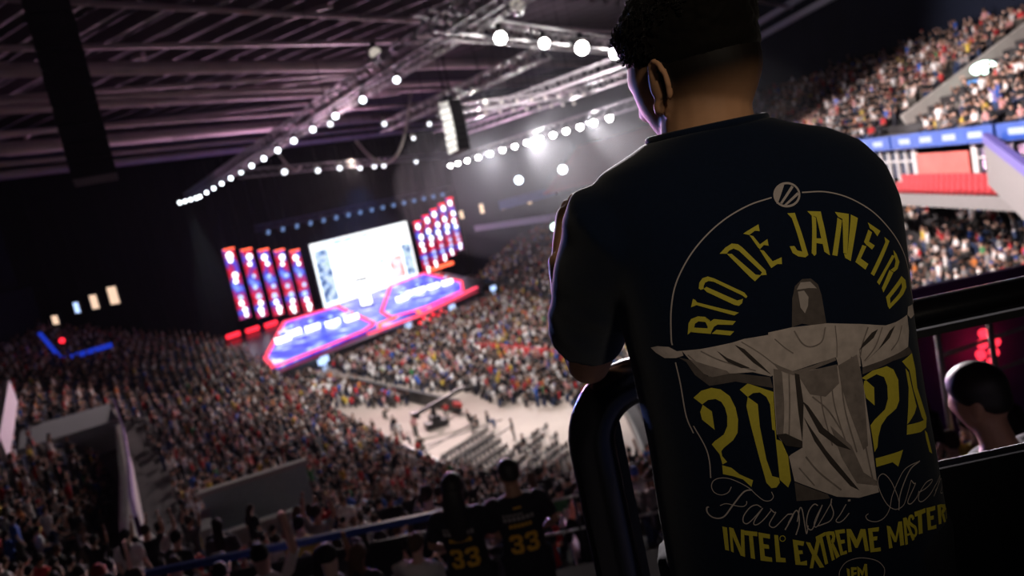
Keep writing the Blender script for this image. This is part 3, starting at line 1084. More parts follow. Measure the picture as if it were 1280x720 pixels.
def add_head(m, c, R, nu=28, nv=22, ears=True):
    m.loft([[Vector(c) + R @ (d * head_r(d)) for d in ring] for ring in sphere_dirs(nu, nv)])
    if ears:
        for s in (-1, 1):
            pts = []
            for k in range(13):
                a = -pi * .35 + k / 12 * pi * 1.55
                pts.append(Vector(c) + R @ Vector((s * (.077 + .007 * (1 + cos(a - .6)) * .8), -.008 - .018 * cos(a) * .9 - .006, -.008 + .027 * sin(a))))
            m.tube(pts, [.0055] * 12 + [.006], 7)
            m.ball(Vector(c) + R @ Vector((s * .078, -.006, -.01)), (.008, .016, .026), 8, 6, R)
            m.ball(Vector(c) + R @ Vector((s * .079, .002, -.036)), (.007, .010, .012), 8, 6, R)


def add_hair(m, c, R, top=.03, side=.008, line_back=-.35, line_front=.55, nu=28, nv=22, rough=0.0, seed=1):
    r_ = random.Random(seed)

    def rad(d):
        az = math.atan2(d.x, d.y)           # 0 in front
        f = .5 + .5 * cos(az)               # 1 front, 0 back
        line = line_back + (line_front - line_back) * f ** 1.5
        k = smooth01(line - .12, line + .10, d.z)
        th = side + (top - side) * smooth01(.25, .8, d.z)
        return head_r(d) + (-.012 + (th + .012) * k) + (rough * r_.uniform(-1, 1) * k)
    m.loft([[Vector(c) + R @ (d * rad(d)) for d in ring] for ring in sphere_dirs(nu, nv)])


def add_hand(m, wrist, fwd, palm, size=1.0, curl=.35, thumb=1):
    """palm and five fingers; fwd from the wrist to the knuckles, palm = direction the palm faces"""
    f = Vector(fwd).normalized()
    p = Vector(palm)
    p = (p - f * p.dot(f)).normalized()
    s = f.cross(p)
    W = Vector(wrist)
    L = size
    m.loft([[W + f * (t * L) + (s * cos(2 * pi * k / 10) * a + p * sin(2 * pi * k / 10) * b) * L for k in range(10)]
            for t, a, b in ((-.01, .026, .019), (.02, .032, .019), (.05, .040, .016), (.085, .042, .014), (.095, .038, .010))])
    for k, (off, ln) in enumerate(((-.031, .070), (-.011, .080), (.010, .075), (.030, .058))):
        q = W + f * (.085 * L) + s * (off * L * thumb)
        pts, a = [q - f * .012 * L, q], curl * .5
        for seg in (.45, .32, .23):
            q = q + (f * cos(a) + p * sin(a)) * (ln * seg * L)
            pts.append(q)
            a += curl
        m.tube(pts, [.0095 * L, .0092 * L, .0086 * L, .0078 * L, .0062 * L], 7)
    q = W + f * .022 * L - s * (.030 * L * thumb)
    pts = [W + f * .01 * L - s * .015 * L * thumb, q, q + (f * .7 - s * .6 * thumb + p * .35).normalized() * .036 * L]
    pts.append(pts[-1] + (f * .9 - s * .15 * thumb + p * .45).normalized() * .03 * L)
    m.tube(pts, [.013 * L, .0125 * L, .0105 * L, .008 * L], 7)


def ell(c, a, b, rz=0, n=16, e=2.0):
    out = []
    for k in range(n):
        t = 2 * pi * k / n
        ct, s_ = cos(t), sin(t)
        x = a * math.copysign(abs(ct) ** (2 / e), ct)
        y = b * math.copysign(abs(s_) ** (2 / e), s_)
        out.append(Vector((c[0] + x * cos(rz) - y * sin(rz), c[1] + x * sin(rz) + y * cos(rz), c[2])))
    return out


def human(pose, voxel, female=False, long_hair=False, hands=True, hair_top=.03, hd=True, cap=False):
    """a person facing +y with the feet at z = 0: returns body, shirt, trousers, shoes, hair meshes (MB)"""
    seat = pose.get('seat', False)
    dz = -.47 if seat else 0.0
    lean = pose.get('lean', 0.0)

    def up(p):
        x, y, z = p
        h = z - .95
        return Vector((x, y + sin(lean) * max(0, h) + pose.get('y', 0), .95 + (cos(lean) * h if h > 0 else h) + dz))
    w = .92 if female else 1.0
    body, shirt, trous, shoes, hair = MB(), MB(), MB(), MB(), MB()
    hip = [up((s * .09, 0, .93)) for s in (-1, 1)]
    if seat:
        knee = [Vector((s * .12, .44, .50)) for s in (-1, 1)]
        ank = [Vector((s * .12, .42, .09)) for s in (-1, 1)]
    else:
        knee = [Vector((s * .10, .015, .50)) for s in (-1, 1)]
        ank = [Vector((s * .11, -.015, .09)) for s in (-1, 1)]
    tors = [(.90, .155, .105), (1.0, .150, .10), (1.12, .14 * w, .095), (1.25, .16 * w, .108), (1.36, .178 * w, .11), (1.42, .165 * w, .095), (1.46, .10, .07), (1.49, .06, .06)]
    body.loft([[up(p) for p in ell((0, 0, z), a * .93, b * .93)] for z, a, b in tors])
    body.tube([up((0, -.01, 1.44)), up((0, .01, 1.53)), up((0, .02, 1.57))], [.062, .056, .055], 12)
    hc = up((0, .03, 1.635))
    R = Matrix.Rotation(pose.get('turn', 0), 3, 'Z') @ Matrix.Rotation(-pose.get('nod', .0), 3, 'X')
    add_head(body, hc, R, *((24, 18) if hd else (14, 11)), ears=hd)
    shirt.loft([[up(p) for p in ell((0, 0, z), a * 1.06 + .012, b * 1.08 + .014, e=2.3)] for z, a, b in [(.86, .165, .115)] + tors[:-1] + [(1.475, .075, .068)]])
    for i, s in enumerate((-1, 1)):
        body.tube([hip[i], knee[i], ank[i]], [.085, .055, .042], 10)
        body.tube([hip[i].lerp(knee[i], .1), knee[i].lerp(ank[i], .35)], [.08, .054], 10)
        trous.tube([hip[i] + Vector((0, 0, .05)), hip[i].lerp(knee[i], .5), knee[i], knee[i].lerp(ank[i], .5), ank[i] + Vector((0, 0, -.02))], [.112, .098, .082, .074, .066], 12)
        a = ank[i]
        shoes.loft([ell((a.x, a.y + .07, z), w_, l_, n=14) for z, w_, l_ in ((a.z - .09, .046, .135), (a.z - .06, .05, .14), (a.z - .03, .045, .12), (a.z + .02, .043, .06))])
        body.ball((a.x, a.y + .05, a.z - .045), (.04, .11, .04), 10, 6)
        sh = up((s * .185 * w, 0, 1.41))
        el, wr = pose['arms'][i]
        el, wr = up(el), up(wr)
        body.tube([sh, sh.lerp(el, .5), el, el.lerp(wr, .4), wr], [.05, .045, .036, .038, .026], 10)
        body.ball(sh, .055)
        ft = (wr - el).normalized()
        if hands:
            add_hand(body, wr, ft, pose.get('palm', (0, 0, -1))if abs(ft.z) < .9 else (0, 1, 0), 1.0, pose.get('curl', .4), -s)
        else:
            body.ball(wr + ft * .07, (.035, .035, .04))
        cut = .75
        shirt.tube([sh + Vector((-s * .05, 0, .01)), sh + Vector((0, 0, .0)), sh.lerp(el, .4), sh.lerp(el, cut)], [.075, .072, .064, .06], 12)
    trous.loft([[Vector(p) for p in ell((hip[0].x + .09, hip[0].y, z + dz), a, b)] for z, a, b in ((.84, .15, .11), (.92, .172, .125), (1.0, .165, .118))])
    add_hair(hair, hc, R, hair_top, .007 if not long_hair else .018, -.45 if not long_hair else -.8, .5, *((24, 18) if hd else (14, 11)))
    if long_hair:
        hair.loft([[up(p) for p in ell((0, -.045 - .02 * k, z), a, b)] for k, (z, a, b) in enumerate(((1.66, .075, .05), (1.56, .088, .055), (1.45, .095, .05), (1.34, .085, .04), (1.25, .05, .022)))])
    return dict(body=body, shirt=shirt, trousers=trous, shoes=shoes, hair=hair)


ARMS = {
    'down': [((-.25, -.02, 1.14), (-.25, .10, .90)), ((.25, -.02, 1.14), (.25, .10, .90))],
    'lap': [((-.24, .02, 1.14), (-.12, .24, 1.05)), ((.24, .02, 1.14), (.12, .24, 1.05))],
    'up': [((-.30, .06, 1.60), (-.26, .10, 1.86)), ((.30, .06, 1.60), (.26, .10, 1.86))],
    'clap': [((-.25, .12, 1.18), (-.06, .32, 1.32)), ((.25, .12, 1.18), (.06, .32, 1.32))],
    'one_up': [((-.24, .02, 1.14), (-.12, .24, 1.05)), ((.30, .08, 1.58), (.27, .14, 1.84))],
    'phone': [((-.24, .10, 1.16), (-.08, .34, 1.40)), ((.24, .10, 1.16), (.08, .34, 1.40))],
}
SKINS = [(.70, .44, .35), (.60, .35, .26), (.42, .23, .16), (.74, .50, .42), (.24, .12, .08)]
HAIRS = [(.012, .009, .008), (.03, .018, .012), (.09, .05, .03), (.015, .012, .012)]
SHIRTS = [('black', (.010, .010, .012), 46), ('dark grey', (.04, .04, .045), 12), ('white', (.80, .77, .77), 20), ('red', (.50, .03, .035), 9), ('blue', (.04, .12, .50), 4),
          ('grey', (.25, .24, .25), 6), ('pink', (.55, .27, .27), 4), ('yellow', (.60, .42, .06), 3), ('green', (.06, .24, .09), 1), ('orange', (.60, .20, .05), 2)]
SW = [w_ for _, _, w_ in SHIRTS]

# ---- far spectators: one low mesh per pose, laid out with numpy


def low_person(seat, arms):
    v, f, c = [], [], []     # c: 0 skin 1 hair 2 shirt 3 trousers

    def loft(rings, col):
        n = len(rings[0])
        o = len(v)
        for r in rings:
            for p in r:
                v.append(p)
                c.append(col)
        for k in range(len(rings) - 1):
            for i in range(n):
                j = (i + 1) % n
                a, b, d, e = o + k * n + i, o + k * n + j, o + (k + 1) * n + j, o + (k + 1) * n + i
                f.append((a, b, d))
                f.append((a, d, e))
        for i in range(1, n - 1):
            f.append((o + (len(rings) - 1) * n, o + (len(rings) - 1) * n + i, o + (len(rings) - 1) * n + i + 1))
    dz = -.47 if seat else 0
    E6 = lambda z, a, b, y=0, x=0: [(x + a * cos(pi * k / 3), y + b * sin(pi * k / 3), z + dz) for k in range(6)]
    loft([E6(.9, .17, .12), E6(1.15, .16, .11), E6(1.36, .21, .12), E6(1.46, .09, .08)], 2)
    loft([E6(1.45, .055, .055, .01), E6(1.56, .075, .085, .03), E6(1.64, .08, .095, .03)], 0)
    loft([E6(1.62, .088, .10, .015), E6(1.70, .085, .098, .015), E6(1.76, .045, .05, .015)], 1)
    for s in (-1, 1):
        def sq(p, r):
            return [(p[0] + r, p[1], p[2] + dz), (p[0], p[1] + r * .7, p[2] + dz + r * .7), (p[0] - r, p[1], p[2] + dz), (p[0], p[1] - r * .7, p[2] + dz - r * .7)]
        i = 0 if s < 0 else 1
        el, wr = ARMS[arms][i]
        loft([sq((s * .2, 0, 1.40), .065), sq(el, .055)], 2)
        h = tuple(w_ + (w_ - e_) * .35 for w_, e_ in zip(wr, el))
        loft([sq(el, .045), sq(wr, .04), sq(h, .045)], 0)
        if seat:
            loft([[(s * .1 + dx, y, z) for dx, z in ((.08, .45), (.08, .57), (-.08, .57), (-.08, .45))] for y in (-.02, .46)], 3)
            loft([[(s * .11 + dx, .42 + dy, z) for dx, dy in ((.06, .06), (-.06, .06), (-.06, -.06), (.06, -.06))] for z in (0, .5)], 3)
        else:
            loft([[(s * .1 + dx * k, dy * k, z) for dx, dy in ((.09, .09), (-.09, .09), (-.09, -.09), (.09, -.09))] for z, k in ((0, .7), (.5, .9), (.95, 1))], 3)
    return np.array(v, np.float32), np.array(f, np.int32), np.array(c, np.int8)


LOW = [low_person(s, a) for s, a in ((True, 'lap'), (True, 'lap'), (True, 'clap'), (False, 'down'), (False, 'up'), (True, 'phone'), (True, 'one_up'))]
LOW_W = [34, 20, 14, 10, 5, 8, 5]


def crowd_stuff(name, label, places):
    """places: list of (point, yaw, shirt index)"""
    V, F, K = [], [], []
    o = 0
    for (p, yaw, si) in places:
        v, f, c = LOW[rng.choices(range(len(LOW)), LOW_W)[0]]
        s_ = rng.uniform(.98, 1.16)
        cy, sy = cos(yaw), sin(yaw)
        q = np.empty_like(v)
        q[:, 0] = (v[:, 0] * cy - v[:, 1] * sy) * s_ + p[0]
        q[:, 1] = (v[:, 0] * sy + v[:, 1] * cy) * s_ + p[1]
        q[:, 2] = v[:, 2] * s_ + p[2]
        sk, ha = rng.choice(SKINS), rng.choice(HAIRS)
        if rng.random() < .10:
            ha = rng.choice([(.6, .58, .58), (.4, .03, .03), (.05, .1, .4)])      # caps
        pal = np.array([sk, ha, SHIRTS[si][1], rng.choice([(.02, .02, .03), (.03, .05, .12), (.12, .11, .10)])], np.float32)
        V.append(q)
        F.append(f + o)
        K.append(pal[c])
        o += len(v)
    V, F, K = np.concatenate(V), np.concatenate(F), np.concatenate(K)
    me = bpy.data.meshes.new(name)
    me.vertices.add(len(V))
    me.vertices.foreach_set('co', V.ravel())
    me.loops.add(F.size)
    me.loops.foreach_set('vertex_index', F.ravel())
    me.polygons.add(len(F))
    me.polygons.foreach_set('loop_start', np.arange(0, F.size, 3, dtype=np.int32))
    me.polygons.foreach_set('loop_total', np.full(len(F), 3, np.int32))
    at = me.attributes.new('col', 'FLOAT_COLOR', 'POINT')
    at.data.foreach_set('color', np.concatenate([K, np.ones((len(K), 1), np.float32)], 1).ravel())
    me.materials.append(people_mat)
    me.update()
    me.validate()
    return obj(name, me, label=label, cat='people', kind='stuff')


HERO_BOX = lambda u, v: (700 < u < 1140 and v > 150) or (790 < u < 960) or (705 < u and v > 590)
places = []      # (point, yaw, section, size)
BLOCK = [(Vector((-8.6, 22.8)), 2.1), (Vector((-30.2, 52)), 4.2)] + [(Vector(pts_w[0]).lerp(Vector(pts_w[1]), k / 14) + Vector((.55, -.7)) * 0.9, 1.5) for pts_w in zip(WALL[:-1], WALL[1:]) for k in range(15)]


def offer(p, yaw, sec, keep, jitter=.08):
    if rng.random() > keep:
        return
    u, v, zc = project((p.x, p.y, p.z + .9))
    if not (-25 < u < 1305 and -20 < v < 760):
        return
    if any((Vector((p.x, p.y)) - b).length < r for b, r in BLOCK):
        return
    places.append((p + Vector((rng.uniform(-jitter, jitter), rng.uniform(-jitter, jitter), 0)), yaw + rng.uniform(-.35, .35), sec, 1000 / float(zc), float(u), float(v)))


# seats of the bowl
arc = [0]
for k in range(nB - 1):
    arc.append(arc[-1] + np.linalg.norm(BP[k + 1][:2] - BP[k][:2]))
for r in range(1, nrows):
    for k in range(nB - 1):
        if r * TREAD > dmax(k):
            continue
        a, nn, _ = bowl(k, r * TREAD + .45)
        b, _, _ = bowl(k + .999, r * TREAD + .45)
        L = (b - a).length
        n = int(L / .56 + rng.random())
        for j in range(n):
            f = (j + rng.random() * .3) / max(1, n)
            p, nn, _ = bowl(k + f * .999, r * TREAD + .45)
            p.z = .4 + (BP[k][2] * (1 - f) + BP[k + 1][2] * f) * (r + 1) * TREAD - .05
            s_arc = arc[k] + f * (arc[k + 1] - arc[k])
            if ((s_arc + 3.5) % 13.0) < 1.1:
                continue
            if p.y < 8.9 and -1.5 < p.x < 3.2:
                continue
            if p.y < 5.2 and abs(p.x) < 3.2:
                continue
            if p.y < 9 and hypot(p.x, p.y) < 4.5:
                continue
            sec = 'right stand' if p.x > 6.5 and p.y > 6 else 'near left stand'
            if sec == 'near left stand' and hypot(p.x, p.y) < 14 and p.x > -3.5 and p.y < 9.6:
                keep = .75 if p.y > 7.9 else .2
            else:
                keep = .56 if sec == 'near left stand' else .68
            offer(p, math.atan2(-nn.y, -nn.x) - pi / 2, sec, keep)
for r in range(up_rows):
    for k in range(200):
        y = 12 + k * .56
        if (y % 14) < 1.2 or 50.2 < y < 56.2:
            continue
        x = UX0 + .4 + (r + .5) * (UX1 - UX0) / up_rows
        offer(Vector((x, y, UZ0 - .9 + (r + 1) * (UZ1 - UZ0) / up_rows)), pi / 2, 'upper right tier', .76)
# the floor audience, in rows along the stage front
for q in range(58):
    for k in range(150):
        p = FL + TS * (k * .55 - 10) - NS * (4.5 + q * .95)
        x, y = p.x, p.y
        t_ = (y - 50) / 50
        if y < 53 or x > 5.8:
            continue
        # bare floor and the aisles
        if x < -7 - .62 * (y - 72) + 2.0 and x > -7 - .62 * (y - 72) - 1.5:
            continue
        edge = [(-17, 90), (-11.2, 82.2), (-6.3, 77.4), (-2.6, 69.5), (-2.3, 64.1), (.6, 58.6)]
        ex = np.interp(y, [58.6, 64.1, 69.5, 77.4, 82.2, 90, 112], [.6, -2.3, -2.6, -6.3, -11.2, -17, -33])
        left_block = x < ex and (x < -7 - .62 * (y - 72) - 1.5) and y > 78 and y < 104 and x > np.interp(y, [57, 86, 115], [-8.5, -24, -36]) + .6
        if x < ex and not left_block:
            continue
        if (k % 34) < 2 or (q % 19) == 18:
            continue
        offer(Vector((x, y, 0)), math.atan2(NS.y, NS.x) - pi / 2, 'arena floor', .74)
for (x, y) in ((-5.8, 66.1), (-5.2, 64.6), (-9.4, 70.4), (-8.2, 71.3), (-4.3, 65.1), (-10.8, 67.2), (-10, 61.6), (-2.2, 60.5), (-14.4, 75.8), (-9.8, 62.6), (-6.0, 67.5), (-1.5, 57.5), (-12.4, 68.2), (-13.0, 70.1), (-11.6, 65.2), (-9.2, 59.8)):
    offer(Vector((x, y, 0)), rng.uniform(0, 6), 'arena floor', 1)
print('places', len(places))
# the 300 that show largest, each with its own body, clothes and hair
def hidden(p):
    u, v = p[4], p[5]
    return HERO_BOX(u, v) or u < -5 or u > 1290 or v > 735 or v < 0
order = sorted(range(len(places)), key=lambda i: -places[i][3] if not hidden(places[i]) else 1e9)
near = order[:296]
near_set = set(near)
POSES = [('seated', dict(seat=True, arms=ARMS['lap'], nod=.1)), ('seated and clapping', dict(seat=True, arms=ARMS['clap'], nod=.1)),
         ('seated with hands up', dict(seat=True, arms=ARMS['phone'], nod=.12)), ('seated with one arm raised', dict(seat=True, arms=ARMS['one_up'])),
         ('standing', dict(arms=ARMS['down'])), ('standing with arms raised', dict(arms=ARMS['up']))]
PW = [40, 14, 10, 7, 14, 6]
kits = []
shoe_m = mat('shoe_dark', (.03, .03, .03), .6)
for i, (nm, ps) in enumerate(POSES):
    h = human(ps, .025, hands=False, hair_top=.022, hd=False)
    lh = human(ps, .025, hands=False, hair_top=.022, hd=False, long_hair=True)
    kits.append((remesh(h['body'], 'body', obj_skin, .024, 2), remesh(h['shirt'], 'shirt', obj_cloth, .03, 2), remesh(h['trousers'], 'trousers', obj_cloth, .03, 2),
                 h['hair'].mesh('hair', obj_cloth, True), remesh(lh['hair'], 'long_hair', obj_cloth, .025, 2), h['shoes'].mesh('shoes', shoe_m, True)))
for i in near:
    p, yaw, sec, size, u, v = places[i]
    pi_ = rng.choices(range(len(POSES)), PW)[0]
    si = rng.choices(range(len(SHIRTS)), SW)[0]
    lg = rng.random() < .3
    body, shirt, tro, hair, lhair, shoes = kits[pi_]
    sn = SHIRTS[si][0]
    t = obj('person', body, None, p, rng.choice(SKINS), f'{"long" if lg else "short"} haired {sn} shirted spectator {POSES[pi_][0]} in the {sec}', 'person', f'{"long" if lg else "short"} haired {sn} shirted spectators {POSES[pi_][0]} in the {sec}')
    t.rotation_euler = (0, 0, yaw)
    s_ = rng.uniform(.93, 1.05)
    t.scale = (s_, s_, s_)
    obj('shirt', shirt, t, color=SHIRTS[si][1])
    obj('trousers', tro, t, color=rng.choice([(.02, .02, .03), (.03, .05, .12), (.12, .11, .10)]))
    obj('hair', lhair if lg else hair, t, color=rng.choice(HAIRS))
    obj('shoes', shoes, t)
secs = {}
for i, pl in enumerate(places):
    if i not in near_set:
        secs.setdefault(pl[2], []).append((pl[0], pl[1], rng.choices(range(len(SHIRTS)), SW)[0]))
for sec, lst in secs.items():
    crowd_stuff(sec.replace(' ', '_') + '_crowd', f'dense mass of small distant spectators filling the {sec}', lst)

# ------------------------------------------------------------------ guard rail in front of the man
FLOOR = 18.5
a = MB()
a.box((1.2, -.9, FLOOR - .1), (9.0, 4.6, .2))
struct('floor_landing', a.mesh('floor_landing', concrete))
a = MB()
a.box((-.5, 6.9, 15.77), (4.0, 2.2, .2))
struct('floor_lower_landing', a.mesh('floor_lower_landing', concrete))
t = thing('guard_rail', (.1, 1.3, FLOOR), 'black guard rail that the man leans on, glossy bent end at its left', 'railing')
m = MB()
pts = [(2.6, 0, 1.140), (.55, 0, 1.140), (.16, 0, 1.136)]
for i in range(11):
    a_ = pi / 2 * i / 10
    pts.append((.075 - .097 * sin(a_), 0, 1.030 + .100 * cos(a_)))
pts += [(-.022, 0, .90), (-.018, 0, .6), (-.012, 0, .3), (-.010, 0, .0)]
rings = []
for i, p in enumerate(pts):
    d_ = (Vector(pts[min(i + 1, len(pts) - 1)]) - Vector(pts[max(i - 1, 0)])).normalized()
    nrm = d_.cross(Vector((0, 1, 0)))
    f = smooth01(.5, 0, p[0])
    rings.append([Vector(p) + nrm * (cos(k * pi / 8) * (.024 + .016 * f)) + Vector((0, 1, 0)) * (sin(k * pi / 8) * .036) for k in range(16)])
m.loft(rings)
hr = obj('handrail', m.mesh('handrail', rail_black, True), t)
m = MB()
m.bar((.018, .035, 1.08), (.018, .035, 0), .03, .03)
obj('post', m.mesh('post', black_paint), t)
for x in (.98, 2.0):
    m = MB()
    m.bar((x, .02, 1.12), (x, .02, 0), .04, .05)
    obj('post', m.mesh('post', black_paint), t)
m = MB()
m.tube([(.45, 0, .872), (2.6, 0, .872)], .006, 8)
obj('lower_rail', m.mesh('lower_rail', dark_metal, True), t)
m = MB()
m.bar((.43, .012, .432), (2.6, .012, .432), .02, .86)
obj('solid_panel', m.mesh('solid_panel', black_paint), t)
m = MB()
m.bar((.47, .0, 1.108), (2.6, .0, 1.108), .03, .012)
obj('under_strip', m.mesh('under_strip', dark_metal), t)

t = thing('blue_rail', (-2.7, 9, 15.0), 'dark blue rail before the lower rows, left of the two jersey wearers', 'railing')
m = MB()
m.bar((-2.2, 0, 1.37), (1.45, 0, 1.34), .07, .08)
obj('handrail', m.mesh('handrail', mat('rail_blue', (.02, .06, .30), .4)), t)
for x in (-2.0, -.8, .4, 1.35):
    m = MB()
    m.bar((x, 0, 1.33), (x, 0, 0), .05, .05)
    obj('post', m.mesh('post', black_paint), t)
m = MB()
m.bar((-2.2, .03, .95), (1.45, .03, .93), .02, .45)
obj('kick_board', m.mesh('kick_board', black_paint), t)
t = thing('walkway_rail', (-.9, 9, 15.0), 'thin pale double rail right of the two jersey wearers', 'railing')
for z_ in (1.21, .80):
    m = MB()
    m.tube([(-.4, 0, z_), (2.5, 0, z_)], .018, 8)
    obj('rail', m.mesh('rail', alu, True), t)
for x in (-.35, 1.1, 2.45):
    m = MB()
    m.tube([(x, 0, 1.22), (x, 0, 0)], .02, 8)
    obj('post', m.mesh('post', dark_metal, True), t)
t = thing('stair_rail', (4.72, 9, 15.2), 'grey stair rail with two bars left of the seated dark shirted man', 'railing')
for x in (0, .62):
    m = MB()
    m.tube([(x, 0, 2.2 - x * .2), (x, 0, .2)], .035, 8)
    obj('post', m.mesh('post', alu, True), t)
for z_ in (2.15, 1.75, 1.35):
    m = MB()
    m.tube([(0, 0, z_), (1.9, .6, z_ + .0)], .025, 8)
    obj('rail', m.mesh('rail', alu, True), t)
m = MB()
m.box((4.72 + 1.6, 11.5, 15.4), (2.6, .12, 3.6))
simple('purple_hoarding', 'purple lit hoarding behind the stair rail at the right', 'panel', m, mat('purple_panel', (.10, .05, .26), .6))
for k in range(7):
    x, z_ = 6.42 + (k % 2) * .17 + k * .02, 15.95 + (k // 2) * .15
    m = MB()
    m.ball((x, 11.2, z_), .075, 8, 6)
    simple('red_indicator', 'small round red light in the cluster above the seated dark shirted man', 'light', m, glow('red_point', (1, .03, .06), 2.2), 'red lights above the seated dark shirted man')


# ------------------------------------------------------------------ named people near the camera
def dress(kit, voxel, root_name, loc, rz, skin, shirt_m, trou_m, hair_m, label):
    t = obj(root_name, remesh(kit['body'], 'body', skin, voxel, 3), None, loc, None, label, 'person')
    t.rotation_euler = (0, 0, rz)
    sh = obj('shirt', remesh(kit['shirt'], 'shirt', shirt_m, voxel * 1.3, 5), t)
    obj('trousers', remesh(kit['trousers'], 'trousers', trou_m, voxel * 1.3, 5), t)
    obj('hair', remesh(kit['hair'], 'hair', hair_m, voxel, 2), t)
    for i_, s in enumerate((-1, 1)):
        half = MB()
        n_ = len(kit['shoes'].v) // 2
        half.v = kit['shoes'].v[i_ * n_:(i_ + 1) * n_]
        half.f = [tuple(q - i_ * n_ for q in f) for f in kit['shoes'].f[i_ * len(kit['shoes'].f) // 2:(i_ + 1) * len(kit['shoes'].f) // 2]]
        obj('shoe', half.mesh('shoe', shoe_m, True), t)
    return t, sh


def conform(polys, bvh, lift, name, mt, parent, y0=-3.0, maxlen=.008):
    """flat print: polygons given as (x, z) laid on the back of a garment along +y"""
    bm = bmesh.new()
    from mathutils.geometry import tessellate_polygon
    for P in polys:
        tr = tessellate_polygon([[Vector((x, z, 0)) for x, z in P]])
        vs = [bm.verts.new((x, 0, z)) for x, z in P]
        for f in tr:
            try:
                bm.faces.new([vs[i] for i in f])
            except ValueError:
                pass
    for _ in range(4):
        es = [e for e in bm.edges if e.calc_length() > maxlen]
        if not es:
            break
        bmesh.ops.subdivide_edges(bm, edges=es, cuts=1, use_grid_fill=True)
        bmesh.ops.triangulate(bm, faces=[f for f in bm.faces if len(f.verts) > 3])
    for v in bm.verts:
        h = bvh.ray_cast(Vector((v.co.x, y0, v.co.z)), Vector((0, 1, 0)))
        if h[0] is None:
            h = bvh.find_nearest(Vector((v.co.x, 1.1 if y0 > -3.5 else 0, v.co.z)))
        nrm = h[1] if h[1].y < 0 else -h[1]
        v.co = h[0] + (nrm * .5 + Vector((0, -.5, 0))) * lift
    me = bpy.data.meshes.new(name)
    bm.to_mesh(me)
    bm.free()
    me.materials.append(mt)
    return obj(name, me, parent)


def mesh_bvh(me):
    return BVHTree.FromPolygons([v.co.copy() for v in me.vertices], [tuple(p.vertices) for p in me.polygons])


def ribbon(pts, wd, closed=False):
    """a stroke of constant width as separate quads"""
    out = []
    L, R_ = [], []
    n = len(pts)
    for i in range(n):
        a, b = Vector(pts[max(i - 1, 0)]), Vector(pts[min(i + 1, n - 1)])
        d_ = (b - a).normalized()
        q = Vector((-d_.y, d_.x)) * wd / 2
        L.append(Vector(pts[i]) + q)
        R_.append(Vector(pts[i]) - q)
    for i in range(n - 1):
        out.append([tuple(L[i]), tuple(L[i + 1]), tuple(R_[i + 1]), tuple(R_[i])])
    return out


def curve(pts, n=6):
    """Catmull-Rom through the points"""
    P = [Vector(p) for p in pts]
    if len(P) < 3:
        return [tuple(p) for p in P]
    P = [P[0] * 2 - P[1]] + P + [P[-1] * 2 - P[-2]]
    out = []
    for i in range(1, len(P) - 2):
        for k in range(n):
            t_ = k / n
            a, b, c, d = P[i - 1], P[i], P[i + 1], P[i + 2]
            out.append(tuple(.5 * ((2 * b) + (c - a) * t_ + (2 * a - 5 * b + 4 * c - d) * t_ * t_ + (3 * b - a - 3 * c + d) * t_ ** 3)))
    out.append(tuple(P[-2]))
    return out


skin_near = mat('skin_near', (.36, .19, .12), .5, noise=.12, scale=30, spec=.35)
jersey_m = mat('jersey_black', (.010, .010, .014), .8, noise=.3, scale=14)
trou_m = mat('trousers_black', (.012, .012, .015), .85, noise=.2, scale=14)
hair_m = mat('hair_dark', (.010, .007, .006), .55, noise=.5, scale=60, spec=.35)
num_m = mat('jersey_yellow', (.72, .40, .03), .6, noise=.12)
grey_print = mat('jersey_grey', (.30, .28, .27), .6, noise=.2)
DIG3 = [(0, .86), (.12, 1), (.5, 1), (.62, .86), (.62, .6), (.52, .5), (.62, .4), (.62, .14), (.5, 0), (.12, 0), (0, .14), (0, .3), (.2, .3), (.2, .2), (.42, .2), (.42, .4), (.34, .42), (.2, .42), (.2, .58), (.34, .58), (.42, .6), (.42, .8), (.2, .8), (.2, .7), (0, .7)]
for (loc, rz, fem, lab) in (((-.35, 6.5, 15.87), radians(4), False, 'short haired man in black jersey with yellow 33, at the blue rail'),
                            ((-.84, 6.45, 15.87), radians(-6), True, 'long haired woman in black jersey with yellow 33, beside the short haired jersey man')):
    k_ = human(dict(arms=[((-.27, .06, 1.16), (-.20, .27, 1.02)), ((.27, .06, 1.16), (.20, .27, 1.02))], nod=.12, turn=.1), .014, female=fem, long_hair=fem, hair_top=.022)
    t, sh = dress(k_, .014, 'person', loc, rz, skin_near, jersey_m, trou_m, hair_m, lab)
    t.scale = (1.13, 1.08, 1.03)
    bv = mesh_bvh(sh.data)
    P = []
    for x0 in (-.105, .012):
        P.append([(x0 + x * .155, 1.02 + z * .165) for x, z in DIG3])
    conform(P, bv, .004, 'number_print', num_m, sh, y0=-4, maxlen=.03)
    conform([[(x, 1.245), (x + .022, 1.245), (x + .022, 1.278), (x, 1.278)] for x in np.arange(-.085, .08, .029)], bv, .004, 'name_print', num_m, sh, y0=-4, maxlen=.03)
    conform([[(x, 1.305), (x + .026, 1.305), (x + .026, 1.34), (x, 1.34)] for x in np.arange(-.12, .10, .034)] + [[(x, 1.350), (x + .02, 1.350), (x + .02, 1.366), (x, 1.366)] for x in np.arange(-.12, .02, .026)], bv, .004, 'sponsor_print', grey_print, sh, y0=-4, maxlen=.03)
    conform([[(-.03, 1.40), (.03, 1.40), (.03, 1.415), (-.03, 1.415)]], bv, .004, 'neck_print', num_m, sh, y0=-4, maxlen=.03)
k_ = human(dict(seat=True, arms=[((-.30, .10, 1.22), (-.22, .33, 1.30)), ((.24, .10, 1.16), (.08, .33, 1.16))], nod=.1, turn=.35, lean=.15, curl=.5), .014, hair_top=.028)
